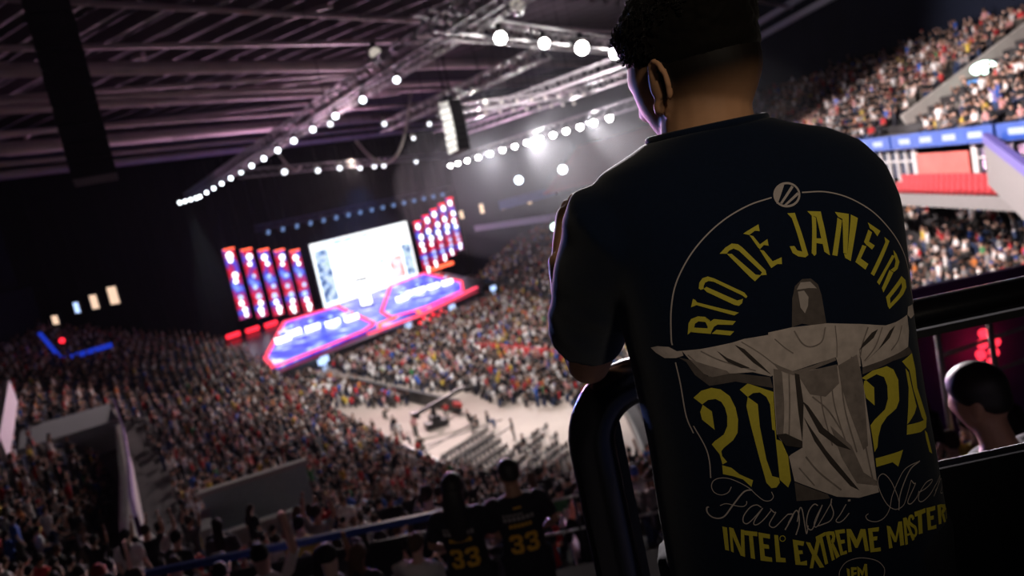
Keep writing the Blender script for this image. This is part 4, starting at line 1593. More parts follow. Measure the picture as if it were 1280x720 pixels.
t, sh = dress(k_, .014, 'person', (1.55, 2.52, 17.76), radians(22), skin_near, mat('tee_charcoal', (.014, .014, .017), .85), trou_m, hair_m, 'dark shirted man seated beyond the rail at the right, turned left')
a = MB()
a.box((2.2, 2.6, 17.66), (3.2, 1.3, .2))
struct('floor_seat_step', a.mesh('floor_seat_step', concrete))
t = thing('stadium_seat', (1.57, 2.46, 17.76), 'dark seat under the seated dark shirted man', 'seat', None, radians(22))
a = MB()
a.box((0, 0, .36), (.46, .44, .05))
obj('seat_pan', a.mesh('seat_pan', black_paint), t)
a = MB()
a.box((0, -.27, .55), (.46, .05, .4))
obj('backrest', a.mesh('backrest', black_paint), t)
a = MB()
a.box((0, 0, .17), (.1, .3, .34))
obj('pedestal', a.mesh('pedestal', dark_metal), t)

# ------------------------------------------------------------------ the man in front
YAW = radians(14)
SKIN = mat('skin_hero', (1, 1, 1), .62, attr='tone', noise=.10, scale=60, bump=.05, spec=.18)
shirt_m = mat('shirt_navy', (.0036, .0085, .024), .9, noise=.25, scale=220, bump=.12, spec=.10, sheen=.16)
hair_hero = mat('hair_hero', (.0045, .003, .0022), .8, noise=.5, scale=120, spec=.08, sheen=.06)
man = Vector((.33, 1.12, FLOOR))


def ML(p):
    return Vector(p) - Vector((man.x, man.y, 0))


TORSO = [(.70, .335, 1.09, .212, .135), (.80, .336, 1.085, .210, .135), (.95, .338, 1.085, .206, .132), (1.08, .341, 1.09, .203, .130), (1.20, .343, 1.10, .206, .130), (1.29, .346, 1.108, .212, .128),
         (1.36, .346, 1.116, .222, .122), (1.41, .340, 1.125, .222, .112), (1.45, .328, 1.132, .208, .100), (1.478, .320, 1.138, .172, .088), (1.497, .315, 1.142, .112, .080), (1.508, .316, 1.145, .088, .074)]
L_SH, L_EL, L_WR = (.150, 1.085, 1.405), (.098, 1.285, 1.180), (.098, 1.385, 1.350)
R_SH, R_EL, R_WR = (.478, 1.175, 1.372), (.50, 1.38, 1.195), (.285, 1.45, 1.300)
HC = Vector((.320, 1.172, 1.590))
HR = Matrix.Rotation(radians(34), 3, 'Z') @ Matrix.Rotation(radians(-7), 3, 'X') * 1.08
body = MB()
body.loft([[ML(p) for p in ell((cx, cy, z), a * .86, b * .84, YAW, 24, 2.2)] for z, cx, cy, a, b in TORSO[:-2]])
body.tube([ML((.316, 1.140, 1.43)), ML((.318, 1.148, 1.50)), ML((.322, 1.156, 1.54)), ML((.322, 1.165, 1.57))], [.076, .067, .064, .062], 18)
add_head(body, ML(HC), HR, 40, 32)
for sh_, el_, wr_ in ((L_SH, L_EL, L_WR), (R_SH, R_EL, R_WR)):
    s_, e_, w_ = ML(sh_), ML(el_), ML(wr_)
    body.tube([s_, s_.lerp(e_, .5), s_.lerp(e_, .85), e_], [.056, .050, .041, .037], 14)
    body.ball(e_, .037, 12, 8)
    body.tube([e_, e_.lerp(w_, .3), e_.lerp(w_, .7), w_], [.037, .043, .034, .027], 14)
add_hand(body, ML(L_WR), (.30, .30, .85), (.8, .3, -.3), .95, .75, 1)
add_hand(body, ML(R_WR), (-.75, .1, .35), (-.1, -.8, .3), .95, .75, -1)
for s in (-1, 1):
    hp = Vector((.335 + s * .095, 1.10, .90))
    kn, an = Vector((.335 + s * .10, 1.09, .50)), Vector((.335 + s * .11, 1.03, .09))
    body.tube([ML(hp), ML(hp.lerp(kn, .5)), ML(kn), ML(kn.lerp(an, .35)), ML(an)], [.092, .078, .057, .056, .042], 12)
    body.ball(ML((an.x, an.y + .05, .05)), (.042, .115, .042), 10, 6)
bme = remesh(body, 'body', SKIN, .0045, 3)
tone = bme.attributes.new('tone', 'FLOAT_COLOR', 'POINT')
RI = HR.inverted()
cols = []
skin_c, hair_c = np.array((.56, .29, .16)), np.array((.008, .005, .004))
for v in bme.vertices:
    q = RI @ (v.co - ML(HC))
    k_ = 0.0
    if v.co.z > 1.36:
        back = smooth01(.035, -.01, q.y)
        k_ = back * smooth01(-.075, -.006, q.z) * (1 if abs(q.x) < .083 else 0)
        beard = smooth01(-.03, -.06, q.z) * smooth01(-.02, .03, q.y) * smooth01(-.14, -.12, q.z)
        k_ = max(k_, .72 * beard)
    cols += [*(skin_c * (1 - k_) + hair_c * k_), 1]
tone.data.foreach_set('color', cols)
hero = obj('person', bme, None, man, None, 'man in navy tee with yellow lettered back print, leaning on the black rail', 'person')

shirt = MB()
TILT = lambda p, z: Vector(p)
shirt.loft([[ML(p) for p in ell((cx, cy, z), a, b, YAW, 40, 2.35)] for z, cx, cy, a, b in TORSO])
for sh_, el_, rad_, flare in ((L_SH, L_EL, (.060, .076, .073, .067, .063, .061), 1), (R_SH, R_EL, (.055, .070, .068, .064, .062, .060), -1)):
    s_, e_ = ML(sh_), ML(el_)
    inn = s_ + (ML((.335, 1.12, 1.40)) - s_) * .35
    off = Vector((-.016 * flare, 0, -.006))
    shirt.tube([inn, s_, s_.lerp(e_, .28), s_.lerp(e_, .52) + off * .5, s_.lerp(e_, .66) + off * .8, s_.lerp(e_, .755) + off], rad_, 20)
sme = remesh(shirt, 'shirt', shirt_m, .006, 10, .6)
# soft folds
import mathutils.noise as mn
NRM = [v.normal.copy() for v in sme.vertices]
NEW = []
for i_, v in enumerate(sme.vertices):
    p = v.co
    g = smooth01(1.42, 1.0, p.z)
    sleeve = smooth01(-.17, -.24, p.x)
    f = .0045 * mn.noise(Vector((p.x * 9, p.y * 9, p.z * 4.0))) * (.35 + g) + .004 * sleeve * mn.noise(Vector((p.x * 20 + p.z * 14, p.y * 12, p.z * 22)))
    NEW += list(p + NRM[i_] * f)
sme.vertices.foreach_set('co', NEW)
sme.update()
tee = obj('tee_shirt', sme, hero)
m = MB()
s_, e_ = ML(L_SH), ML(L_EL)
zc = ML((.3165, 1.1455, 1.509))
ring = [zc + (p - Vector((0, 0, 0))) for p in ell((0, 0, 0), .084, .070, YAW, 32)]
m.tube(ring + [ring[0]], .0065, 8)
obj('collar', m.mesh('collar', shirt_m, True), tee)
trs = MB()
for s in (-1, 1):
    hp = Vector((.335 + s * .095, 1.10, .92))
    kn, an = Vector((.335 + s * .10, 1.09, .50)), Vector((.335 + s * .11, 1.03, .07))
    trs.tube([ML(hp), ML(hp.lerp(kn, .5)), ML(kn), ML(kn.lerp(an, .5)), ML(an)], [.118, .105, .088, .082, .078], 14)
trs.loft([[ML(p) for p in ell((.335, 1.095, z), a, b, YAW, 24)] for z, a, b in ((.82, .165, .115), (.92, .185, .122), (1.0, .175, .115))])
obj('jeans', remesh(trs, 'jeans', mat('jeans_dark', (.012, .014, .022), .9), .012, 4), hero)
for s in (-1, 1):
    m = MB()
    m.loft([[ML(p) for p in ell((.335 + s * .11, 1.10, z), a, b, 0, 14)] for z, a, b in ((0, .05, .14), (.03, .054, .145), (.07, .048, .12), (.11, .045, .07))])
    obj('shoe', m.mesh('shoe', shoe_m, True), hero)
# hair: short sides fading into the nape, curly longer top
hm = MB()
rr_ = random.Random(5)


def hero_hair(d):
    az = math.atan2(d.x, d.y)
    f = .5 + .5 * cos(az)
    line = -.03 + .50 * f ** 1.5
    k_ = smooth01(line - .10, line + .22, d.z)
    top = smooth01(.25, .70, d.z)
    th = .005 + .026 * top - .010 * top * f
    return head_r(d) - .010 + (th + .010) * k_


for ring_ in [1]:
    hm.loft([[ML(HC) + HR @ (d * hero_hair(d)) for d in ring] for ring in sphere_dirs(56, 44)])
hme = remesh(hm, 'hair', hair_hero, .0035, 1)
NRM = [v.normal.copy() for v in hme.vertices]
NEW = []
for i_, v in enumerate(hme.vertices):
    q = RI @ (v.co - ML(HC))
    d = q.normalized()
    top = smooth01(.15, .6, d.z)
    n_ = mn.noise(q * 95) + .6 * mn.noise(q * 190)
    NEW += list(v.co + NRM[i_] * (n_ * (.0008 + .0040 * top)))
hme.vertices.foreach_set('co', NEW)
hme.update()
hair = obj('hair', hme, hero)
m = MB()
for i in range(620):
    az = rr_.uniform(-pi, pi)
    d = Vector((sin(az), cos(az), rr_.uniform(.35, 1.1) * 1.0)).normalized()
    if d.y < -.2 and d.z < .55:
        continue
    base = ML(HC) + HR @ (d * (hero_hair(d) - .004))
    ax = (HR @ d).normalized()
    u_ = ax.cross(Vector((rr_.uniform(-1, 1), rr_.uniform(-1, 1), rr_.uniform(-1, 1)))).normalized()
    w_ = ax.cross(u_)
    R0, turns, ph = rr_.uniform(.003, .0055), rr_.uniform(.7, 1.5), rr_.uniform(0, 6.3)
    L0 = rr_.uniform(.006, .013)
    m.tube([base + ax * (L0 * k / 8) + (u_ * cos(ph + turns * 2 * pi * k / 8) + w_ * sin(ph + turns * 2 * pi * k / 8)) * R0 for k in range(9)], [.0011] * 8 + [.0006], 4)
obj('curls', m.mesh('curls', hair_hero, True), hair, kind='stuff')

# the print on the back: (x, z) in millimetres in the shirt's own frame
PRINT = {
    'statue_shade#a0': ('mid',0.0006,[[(-0.1,1248.1),(7.7,1282.2),(14.7,1296.2),(26.2,1302.4),(38.2,1300.4),(45.9,1291.0),(47.6,1277.0),(46.4,1239.8),(27.6,1243.4),(13.9,1249.1)]],[]),
    'statue_shade#a1': ('mid',0.0006,[[(-143.1,1236.6),(-130.8,1231.7),(-113.1,1208.1),(-90.3,1210.1),(-39.5,1193.6),(-38.5,1179.5),(-82.2,1196.6),(-113.5,1195.9),(-127.6,1211.7),(-134.5,1229.3)]],[]),
    'statue_shade#a2': ('mid',0.0006,[[(84.9,1174.3),(149.0,1173.8),(169.1,1173.5),(174.9,1162.5),(133.2,1167.5),(83.0,1165.5)]],[]),
    'statue_shade#a3': ('mid',0.0006,[[(-34.6,1057.1),(5.9,1029.7),(7.9,1023.8),(-36.3,1032.8)]],[]),
    'printed_left_sleeve': ('stone',0.0009,[[(-136.9,1244.2),(-115.2,1243.7),(-76.6,1245.3),(-61.9,1247.0),(-29.2,1245.5),(1.7,1247.8),(10.7,1245.3),(0.4,1196.3),(-19.4,1201.0),(-38.5,1194.3),(-59.4,1204.2),(-87.2,1207.7),(-108.2,1206.4),(-117.4,1212.3),(-130.6,1232.6)]],[]),
    'printed_left_hand': ('stone',0.0009,[[(-170.0,1249.3),(-162.8,1251.6),(-150.5,1250.3),(-142.6,1244.1),(-136.9,1244.2),(-136.3,1237.9),(-144.9,1235.4),(-157.6,1235.9),(-165.7,1242.8)]],[]),
    'printed_robe': ('stone',0.0009,[[(-34.8,1204.7),(-8.1,1192.8),(51.0,1185.9),(54.4,1202.3),(80.7,1195.1),(81.3,1151.5),(76.4,1025.7),(76.8,1010.6),(47.7,1012.1),(17.5,1023.1),(-34.3,1058.5),(-35.4,1090.6),(-32.1,1092.7),(-16.4,1097.4),(-41.2,1111.9),(-45.1,1121.3)]],[]),
    'printed_chest': ('stone',0.0009,[[(-31.2,1248.5),(0.3,1247.9),(47.3,1241.2),(94.6,1227.7),(85.4,1200.8),(82.6,1176.1),(52.5,1182.1),(50.3,1196.5),(17.5,1196.0),(-11.9,1194.3),(-34.2,1210.8),(-38.1,1213.9)]],[]),
    'printed_right_sleeve': ('stone',0.0009,[[(94.6,1227.7),(132.9,1214.7),(153.0,1213.0),(177.8,1213.9),(175.6,1192.8),(167.1,1174.2),(149.0,1173.8),(84.9,1174.3),(85.4,1200.8)]],[]),
    'printed_right_hand': ('stone',0.0009,[[(183.2,1223.0),(197.4,1220.6),(199.2,1205.2),(185.2,1205.7),(178.7,1213.6)]],[]),
    'statue_shading#c0': ('half',0.0012,[[(51.0,1185.9),(80.1,1192.4),(81.3,1151.5),(72.4,1074.7),(65.2,1070.9),(54.2,1129.9),(50.6,1160.0)]],[]),
    'statue_shading#c1': ('half',0.0012,[[(-5.5,1190.7),(49.8,1187.7),(48.1,1163.6),(26.9,1152.0),(6.7,1160.4)]],[]),
    'statue_shading#c2': ('half',0.0012,[[(-33.7,1203.0),(-24.3,1199.5),(-37.4,1116.8),(-44.5,1121.2)]],[]),
    'statue_shading#c3': ('half',0.0012,[[(-33.9,1211.8),(-24.0,1203.9),(-9.6,1194.2),(17.3,1194.9),(49.2,1197.3),(49.6,1193.0),(17.6,1190.2),(-10.5,1189.4),(-27.2,1199.7)]],[]),
    'statue_shading#c4': ('half',0.0012,[[(25.8,1114.6),(49.4,1081.5),(60.0,1042.6),(76.4,1025.7),(76.9,1019.5),(48.1,1031.4),(33.1,1071.6)]],[]),
    'statue_shading#c5': ('half',0.0012,[[(-130.6,1232.6),(-116.8,1225.3),(-90.0,1211.9),(-87.2,1207.7),(-108.2,1206.4),(-117.4,1212.3)]],[]),
    'statue_shading#cs0': ('half',0.0012,[],[([(-24.9,1196.8),(-30.5,1152.4),(-39.3,1114.3)],1.9)]),
    'statue_shading#cs1': ('half',0.0012,[],[([(-15.1,1194.5),(-22.2,1153.3),(-31.1,1112.5)],1.7)]),
    'statue_shading#cs2': ('half',0.0012,[],[([(22.9,1179.1),(19.7,1139.5),(23.8,1089.0)],1.7)]),
    'statue_shading#cs3': ('half',0.0012,[],[([(39.4,1183.3),(36.6,1137.7),(44.3,1080.1),(52.8,1038.9)],1.7)]),
    'statue_shading#cs4': ('half',0.0012,[],[([(54.1,1185.1),(49.7,1131.2),(55.5,1070.8)],1.9)]),
    'statue_shading#cs5': ('half',0.0012,[],[([(71.8,1191.8),(67.7,1140.7),(69.3,1066.7),(71.6,1021.2)],1.9)]),
    'statue_shading#cs6': ('half',0.0012,[],[([(-14.3,1085.3),(-0.6,1061.1),(25.2,1029.6)],2.2)]),
    'statue_shading#cs7': ('half',0.0012,[],[([(-25.5,1073.7),(-9.7,1046.1)],1.7)]),
    'statue_shading#cs8': ('half',0.0012,[],[([(9.1,1156.9),(26.6,1134.7),(39.6,1104.9)],1.9)]),
    'statue_shading#cs9': ('half',0.0012,[],[([(-115.7,1241.0),(-94.4,1225.5),(-55.6,1205.3)],1.6)]),
    'statue_shading#cs10': ('half',0.0012,[],[([(-131.3,1238.3),(-119.1,1221.9),(-111.4,1207.8)],1.4)]),
    'statue_shading#cs11': ('half',0.0012,[],[([(-66.1,1244.2),(-46.2,1225.4),(-26.6,1202.7)],1.4)]),
    'statue_shading#cs12': ('half',0.0012,[],[([(-24.9,1239.0),(-14.4,1225.6),(-4.9,1216.0)],1.4)]),
    'statue_shading#cs13': ('half',0.0012,[],[([(104.2,1220.8),(91.5,1203.7),(83.7,1187.4)],2.0)]),
    'statue_shading#cs14': ('half',0.0012,[],[([(126.4,1214.4),(109.0,1194.0),(89.2,1181.2)],1.8)]),
    'statue_shading#cs15': ('half',0.0012,[],[([(162.1,1205.1),(150.1,1190.1),(133.7,1181.5)],1.8)]),
    'statue_shading#cs16': ('half',0.0012,[],[([(1.7,1243.1),(8.9,1225.5),(19.7,1218.2),(35.3,1221.0),(43.8,1237.1)],1.8)]),
    'statue_shading#cs17': ('half',0.0012,[],[([(57.7,1235.7),(55.3,1213.5),(51.5,1196.2)],1.3)]),
    'statue_fold#d0': ('fold',0.0016,[[(-8.3,1191.4),(-2.9,1188.7),(-4.1,1151.7),(-14.8,1105.6),(-12.3,1148.0)]],[]),
    'statue_fold#d1': ('fold',0.0016,[[(-5.0,1154.8),(1.1,1147.5),(16.3,1114.4),(48.4,1075.9),(29.8,1087.2),(9.2,1110.7)]],[]),
    'statue_fold#d2': ('fold',0.0016,[[(-7.4,1135.3),(-2.4,1122.5),(13.7,1086.1),(37.5,1043.6),(49.6,1022.0),(38.4,1031.4),(16.5,1067.7),(1.1,1101.4)]],[]),
    'statue_fold#d3': ('fold',0.0016,[[(-74.5,1242.1),(-64.3,1234.7),(-45.8,1208.7),(-38.0,1196.9),(-57.0,1216.6)]],[]),
    'statue_fold#d4': ('fold',0.0016,[[(-97.1,1238.9),(-86.9,1227.9),(-61.8,1210.2),(-72.2,1212.3),(-86.3,1222.3)]],[]),
    'statue_fold#d5': ('fold',0.0016,[[(118.6,1214.4),(109.0,1205.6),(84.4,1196.4),(91.5,1203.7),(108.0,1212.8)]],[]),
    'statue_fold#d6': ('fold',0.0016,[[(148.4,1209.7),(134.8,1197.7),(85.9,1178.6),(113.9,1190.2),(137.1,1206.3)]],[]),
    'statue_fold#d7': ('fold',0.0016,[[(-45.1,1121.3),(-33.9,1120.3),(-14.8,1105.6),(-16.4,1097.4),(-36.8,1105.2)]],[]),
    'statue_hood#e0': ('light',0.0013,[[(15.5,1291.5),(22.9,1299.1),(36.0,1296.9),(42.8,1286.8),(32.4,1289.7)]],[]),
    'statue_hood#e1': ('light',0.0013,[[(16.6,1289.0),(25.1,1288.3),(29.3,1279.2),(26.2,1268.7),(20.2,1260.7),(15.8,1269.0)]],[]),
    'arched_letter#0': ('yellow',0.0008,[[(-126.8,1263.7),(-123.2,1277.8),(-119.4,1282.7),(-111.0,1284.8),(-102.5,1282.6),(-98.3,1277.8),(-101.9,1274.4),(-104.5,1276.6),(-111.4,1278.5),(-116.0,1276.3),(-118.3,1270.3),(-122.3,1266.9)],[(-102.5,1282.6),(-98.3,1277.8),(-97.7,1270.9),(-100.2,1261.2),(-104.5,1263.0),(-102.1,1269.9),(-103.3,1275.3)],[(-122.3,1266.5),(-117.7,1271.5),(-103.5,1268.3),(-98.3,1264.2),(-100.2,1260.7),(-116.8,1265.0)],[(-98.7,1275.6),(-93.1,1278.2),(-67.7,1270.6),(-72.4,1266.8),(-90.2,1270.7),(-94.9,1268.6),(-98.4,1263.8),(-100.4,1264.6)],[(-99.0,1260.7),(-92.5,1264.6),(-72.2,1258.6),(-77.6,1254.5)]],[]),
    'arched_letter#1': ('yellow',0.0008,[[(-112.6,1307.1),(-110.2,1305.5),(-108.7,1302.1),(-62.1,1280.2),(-68.1,1277.9),(-110.0,1298.8),(-116.7,1297.2)]],[]),
    'arched_letter#2': ('yellow',0.0008,[[(-103.3,1318.6),(-101.2,1325.4),(-96.6,1330.1),(-89.9,1331.1),(-83.0,1327.4),(-50.5,1303.0),(-47.7,1297.5),(-49.9,1295.8),(-53.5,1299.9),(-83.9,1323.2),(-90.0,1325.5),(-94.6,1324.2),(-97.1,1320.2),(-97.8,1317.0),(-101.5,1316.5)],[(-97.8,1317.0),(-94.0,1318.9),(-61.2,1295.3),(-56.7,1295.4),(-53.7,1295.9),(-55.9,1290.8),(-60.4,1288.4),(-65.5,1290.6),(-94.8,1312.6)]],[]),
    'arched_letter#3': ('yellow',0.0008,[[(-69.8,1355.5),(-60.9,1361.3),(-52.1,1364.3),(-44.7,1361.9),(-40.3,1357.0),(-18.0,1323.6),(-18.0,1317.9),(-26.1,1319.2),(-23.1,1322.1),(-45.6,1354.1),(-51.5,1358.0),(-57.5,1356.7),(-61.2,1353.7)],[(-61.2,1353.5),(-55.2,1352.2),(-31.5,1321.1),(-25.0,1319.0),(-34.4,1313.5),(-38.8,1319.3)]],[]),
    'arched_letter#4': ('yellow',0.0008,[[(-34.8,1372.8),(-28.0,1375.1),(-12.2,1379.6),(-13.2,1371.4),(-19.1,1373.1),(-27.7,1369.7)],[(-27.7,1369.7),(-23.2,1367.4),(-17.5,1355.8),(-6.4,1360.0),(-6.9,1351.9),(-12.8,1354.0),(-19.0,1350.1),(-20.9,1352.7)],[(-19.4,1349.5),(-14.5,1347.3),(-6.4,1332.2),(6.2,1334.4),(4.6,1326.3),(-1.5,1327.7),(-10.2,1324.6)]],[]),
    'arched_letter#5': ('yellow',0.0008,[[(29.4,1384.4),(39.6,1382.7),(39.5,1375.1),(42.2,1329.0),(37.4,1327.1),(28.4,1330.4),(22.1,1336.1),(20.2,1344.9),(26.4,1344.0),(29.0,1337.8),(35.2,1334.9),(33.4,1377.2)]],[]),
    'arched_letter#6': ('yellow',0.0008,[[(61.2,1374.9),(65.9,1371.0),(53.3,1327.7),(50.0,1325.9),(47.4,1330.3)],[(57.0,1381.1),(75.2,1376.7),(74.1,1367.4),(71.7,1321.5),(65.2,1327.9),(65.5,1337.5),(65.4,1347.7),(66.7,1371.6),(60.6,1375.0)],[(58.0,1346.4),(65.7,1344.6),(65.5,1337.5),(56.4,1340.9)]],[]),
    'arched_letter#7': ('yellow',0.0008,[[(95.7,1364.4),(101.2,1359.6),(81.9,1318.4),(75.2,1321.2)],[(94.8,1371.8),(113.9,1365.0),(96.9,1317.3),(91.5,1319.9),(102.4,1361.1),(97.4,1364.8)],[(116.6,1363.6),(125.6,1357.1),(99.4,1307.7),(92.6,1313.2),(92.0,1318.5),(96.9,1317.3)]],[]),
    'arched_letter#8': ('yellow',0.0008,[[(139.6,1348.1),(157.2,1332.6),(149.9,1327.3),(145.4,1335.5),(140.8,1340.0)],[(137.8,1339.1),(142.6,1334.3),(134.2,1324.3),(142.1,1317.1),(136.0,1313.4),(131.4,1318.7),(128.8,1321.2),(126.2,1325.7)],[(122.6,1322.7),(128.3,1319.5),(115.2,1307.1),(124.8,1297.5),(118.2,1291.9),(105.9,1304.8)]],[]),
    'arched_letter#9': ('yellow',0.0008,[[(161.9,1323.5),(169.3,1316.2),(165.1,1312.0),(129.6,1280.6),(125.3,1284.9),(161.6,1316.9)]],[]),
    'arched_letter#10': ('yellow',0.0008,[[(173.2,1303.2),(177.5,1296.6),(180.7,1284.9),(173.7,1277.5),(165.8,1275.8),(159.8,1280.2),(168.4,1281.8),(173.0,1288.5),(172.3,1296.7)],[(168.4,1297.8),(173.4,1295.1),(152.1,1281.0),(135.5,1267.1),(132.6,1271.9),(149.3,1284.4)],[(157.9,1280.7),(164.5,1275.6),(139.8,1256.1),(138.6,1262.3)]],[]),
    'arched_letter#11': ('yellow',0.0008,[[(179.7,1266.2),(187.5,1258.2),(187.2,1248.6),(177.3,1242.4),(144.6,1232.7),(143.2,1237.1),(169.1,1246.5),(176.9,1252.1),(177.4,1258.7)],[(179.7,1266.2),(178.8,1258.3),(149.4,1245.9),(148.1,1238.3),(142.9,1235.9),(142.7,1249.2)]],[]),
    'year_digit#0': ('yellow',0.0004,[[(-134.2,1182.5),(-123.7,1190.7),(-111.6,1193.1),(-101.4,1189.5),(-92.2,1179.4),(-88.0,1163.7),(-87.7,1148.6),(-91.4,1131.9),(-98.4,1123.2),(-110.8,1115.0),(-114.5,1111.1),(-114.7,1104.6),(-110.3,1096.6),(-116.2,1093.9),(-117.1,1107.0),(-123.8,1120.5),(-119.8,1124.5),(-107.7,1132.0),(-101.9,1142.0),(-99.6,1154.7),(-100.3,1165.6),(-103.2,1173.6),(-109.3,1178.3),(-118.1,1178.1),(-125.8,1173.0)],[(-125.3,1172.5),(-116.3,1162.9),(-117.2,1139.1),(-129.2,1153.2),(-129.7,1163.5)],[(-116.8,1092.9),(-106.8,1088.7),(-98.7,1079.1),(-84.4,1069.6),(-88.0,1061.5),(-96.0,1072.3),(-106.9,1078.0),(-117.9,1081.5)]],[]),
    'year_digit#1': ('yellow',0.0004,[[(-78.9,1185.3),(-68.0,1191.4),(-38.9,1174.5),(-46.1,1125.6),(-49.1,1128.4),(-45.9,1159.9),(-48.6,1170.1),(-55.6,1177.4),(-63.8,1178.2),(-71.1,1174.6)],[(-43.8,1161.6),(-39.5,1171.4),(-46.4,1115.0),(-40.7,1111.6),(-36.1,1091.3),(-38.4,1060.4),(-43.6,1052.2),(-52.1,1064.1),(-46.9,1121.5)],[(-71.1,1174.6),(-60.8,1163.4),(-63.5,1135.6),(-63.5,1092.8),(-60.4,1070.6),(-52.6,1066.8),(-52.8,1060.4),(-58.0,1055.4),(-64.2,1055.8),(-69.0,1063.6),(-71.4,1094.2),(-74.1,1139.7),(-74.8,1163.5)]],[]),
    'year_digit#2': ('yellow',0.0004,[[(81.1,1161.1),(99.0,1165.8),(122.0,1164.4),(131.9,1156.5),(136.7,1141.0),(131.6,1115.1),(124.5,1107.6),(107.2,1102.2),(96.6,1094.2),(89.5,1081.3),(85.6,1068.6),(80.4,1063.4),(81.0,1081.4),(81.2,1098.9),(88.5,1104.2),(106.5,1112.4),(113.7,1123.9),(116.6,1140.4),(114.2,1152.5),(103.6,1159.5),(86.8,1157.0)],[(83.8,1156.6),(86.7,1156.6),(96.3,1144.3),(92.2,1121.8),(82.1,1134.8),(80.5,1147.7)],[(80.3,1055.0),(123.4,1051.9),(111.4,1033.7),(104.0,1042.2),(79.6,1043.7)]],[]),
    'year_digit#3': ('yellow',0.0004,[[(150.0,1160.8),(174.1,1162.9),(175.6,1140.6),(172.0,1116.2),(182.8,1068.7),(178.3,1061.9),(170.7,1076.4),(162.5,1118.0),(161.8,1144.0),(156.6,1151.2)],[(154.2,1150.1),(159.1,1142.5),(159.9,1124.2),(162.7,1094.6),(155.2,1087.6),(141.9,1081.8),(137.8,1080.9),(146.0,1101.8),(153.5,1124.3)],[(137.7,1080.2),(164.2,1072.6),(181.1,1068.3),(177.0,1058.6),(162.5,1059.5),(134.1,1068.3)],[(172.0,1057.3),(176.9,1050.8),(180.9,1019.3),(174.4,1025.6),(171.7,1045.6)]],[]),
    'bottom_letter#0': ('yellow',0.0008,[[(-131.0,1013.9),(-126.0,1012.6),(-129.0,982.1),(-133.2,983.3)]],[]),
    'bottom_letter#1': ('yellow',0.0008,[[(-123.5,1013.1),(-118.9,1011.2),(-114.5,985.5),(-110.6,1009.3),(-106.9,1008.2),(-112.1,973.4),(-116.7,975.5),(-121.8,1001.2),(-124.1,979.6),(-126.9,981.4)]],[]),
    'bottom_letter#2': ('yellow',0.0008,[[(-107.0,1007.7),(-91.8,1003.8),(-92.8,998.3),(-98.0,999.6),(-100.7,969.3),(-105.5,971.2),(-102.5,1000.4),(-107.6,1001.9)]],[]),
    'bottom_letter#3': ('yellow',0.0008,[[(-90.7,1003.1),(-77.2,998.2),(-78.2,992.6),(-86.4,995.6),(-87.2,987.3),(-81.1,985.0),(-81.5,979.9),(-87.5,981.5),(-88.4,971.4),(-80.3,968.2),(-80.8,962.6),(-94.5,966.7)]],[]),
    'bottom_letter#4': ('yellow',0.0008,[[(-72.1,996.5),(-67.5,995.1),(-69.8,966.1),(-63.8,964.1),(-64.3,958.5),(-76.1,961.7)]],[]),
    'bottom_letter#5': ('yellow',0.0008,[[(-50.4,985.6),(-36.2,979.5),(-38.5,974.2),(-45.6,977.3),(-45.7,970.1),(-40.8,968.8),(-40.8,964.4),(-45.8,964.9),(-45.9,954.6),(-37.4,954.5),(-38.1,948.1),(-52.7,952.6)]],[]),
    'bottom_letter#6': ('yellow',0.0008,[[(-34.4,978.3),(-29.0,976.0),(-25.9,964.2),(-18.9,980.3),(-13.0,979.9),(-23.0,958.2),(-16.3,939.2),(-22.3,940.2),(-27.2,952.9),(-31.2,942.3),(-35.5,943.5),(-29.4,959.5)]],[]),
    'bottom_letter#7': ('yellow',0.0008,[[(-20.5,981.3),(-6.9,983.7),(-6.9,979.3),(-11.7,978.2),(-10.3,942.6),(-14.7,942.1),(-16.3,976.9),(-20.5,976.1)]],[]),
    'bottom_letter#8': ('yellow',0.0008,[[(-6.7,983.2),(-2.1,983.0),(-0.6,944.9),(-4.8,944.4)],[(-2.1,983.0),(5.2,980.7),(5.9,974.0),(3.1,967.1),(-0.5,965.7),(-1.3,969.8),(1.7,974.1),(0.9,977.4),(-2.3,977.9)],[(-2.1,966.2),(1.6,966.3),(7.0,946.9),(1.7,945.4)]],[]),
    'bottom_letter#9': ('yellow',0.0008,[[(6.5,981.6),(20.3,978.9),(19.9,973.9),(11.7,975.5),(12.0,966.8),(17.4,965.8),(17.3,961.2),(11.8,961.7),(12.5,951.0),(17.6,951.2),(17.6,946.8),(8.2,947.2)]],[]),
    'bottom_letter#10': ('yellow',0.0008,[[(22.7,978.2),(28.8,976.2),(33.9,959.8),(42.0,972.0),(48.7,969.8),(48.1,940.8),(42.6,942.1),(42.9,962.1),(33.3,949.6),(30.1,950.6),(25.6,967.6),(24.4,947.2),(19.5,948.0)]],[]),
    'bottom_letter#11': ('yellow',0.0008,[[(52.4,969.4),(68.1,966.2),(66.5,961.0),(57.7,963.3),(57.5,956.6),(63.6,955.4),(62.1,950.6),(57.1,951.5),(56.2,941.3),(65.2,939.9),(64.8,934.7),(49.8,938.1)]],[]),
    'bottom_letter#12': ('yellow',0.0008,[[(79.3,964.7),(84.1,961.8),(89.0,945.5),(97.2,963.7),(102.6,962.3),(100.2,930.5),(94.1,931.5),(95.4,951.1),(89.2,938.7),(85.8,940.0),(82.3,953.2),(82.1,933.3),(76.9,934.3)]],[]),
    'bottom_letter#13': ('yellow',0.0008,[[(124.7,966.2),(145.0,962.2),(144.4,956.4),(136.7,957.6),(133.3,932.3),(126.3,934.2),(129.5,958.7),(124.3,959.7)]],[]),
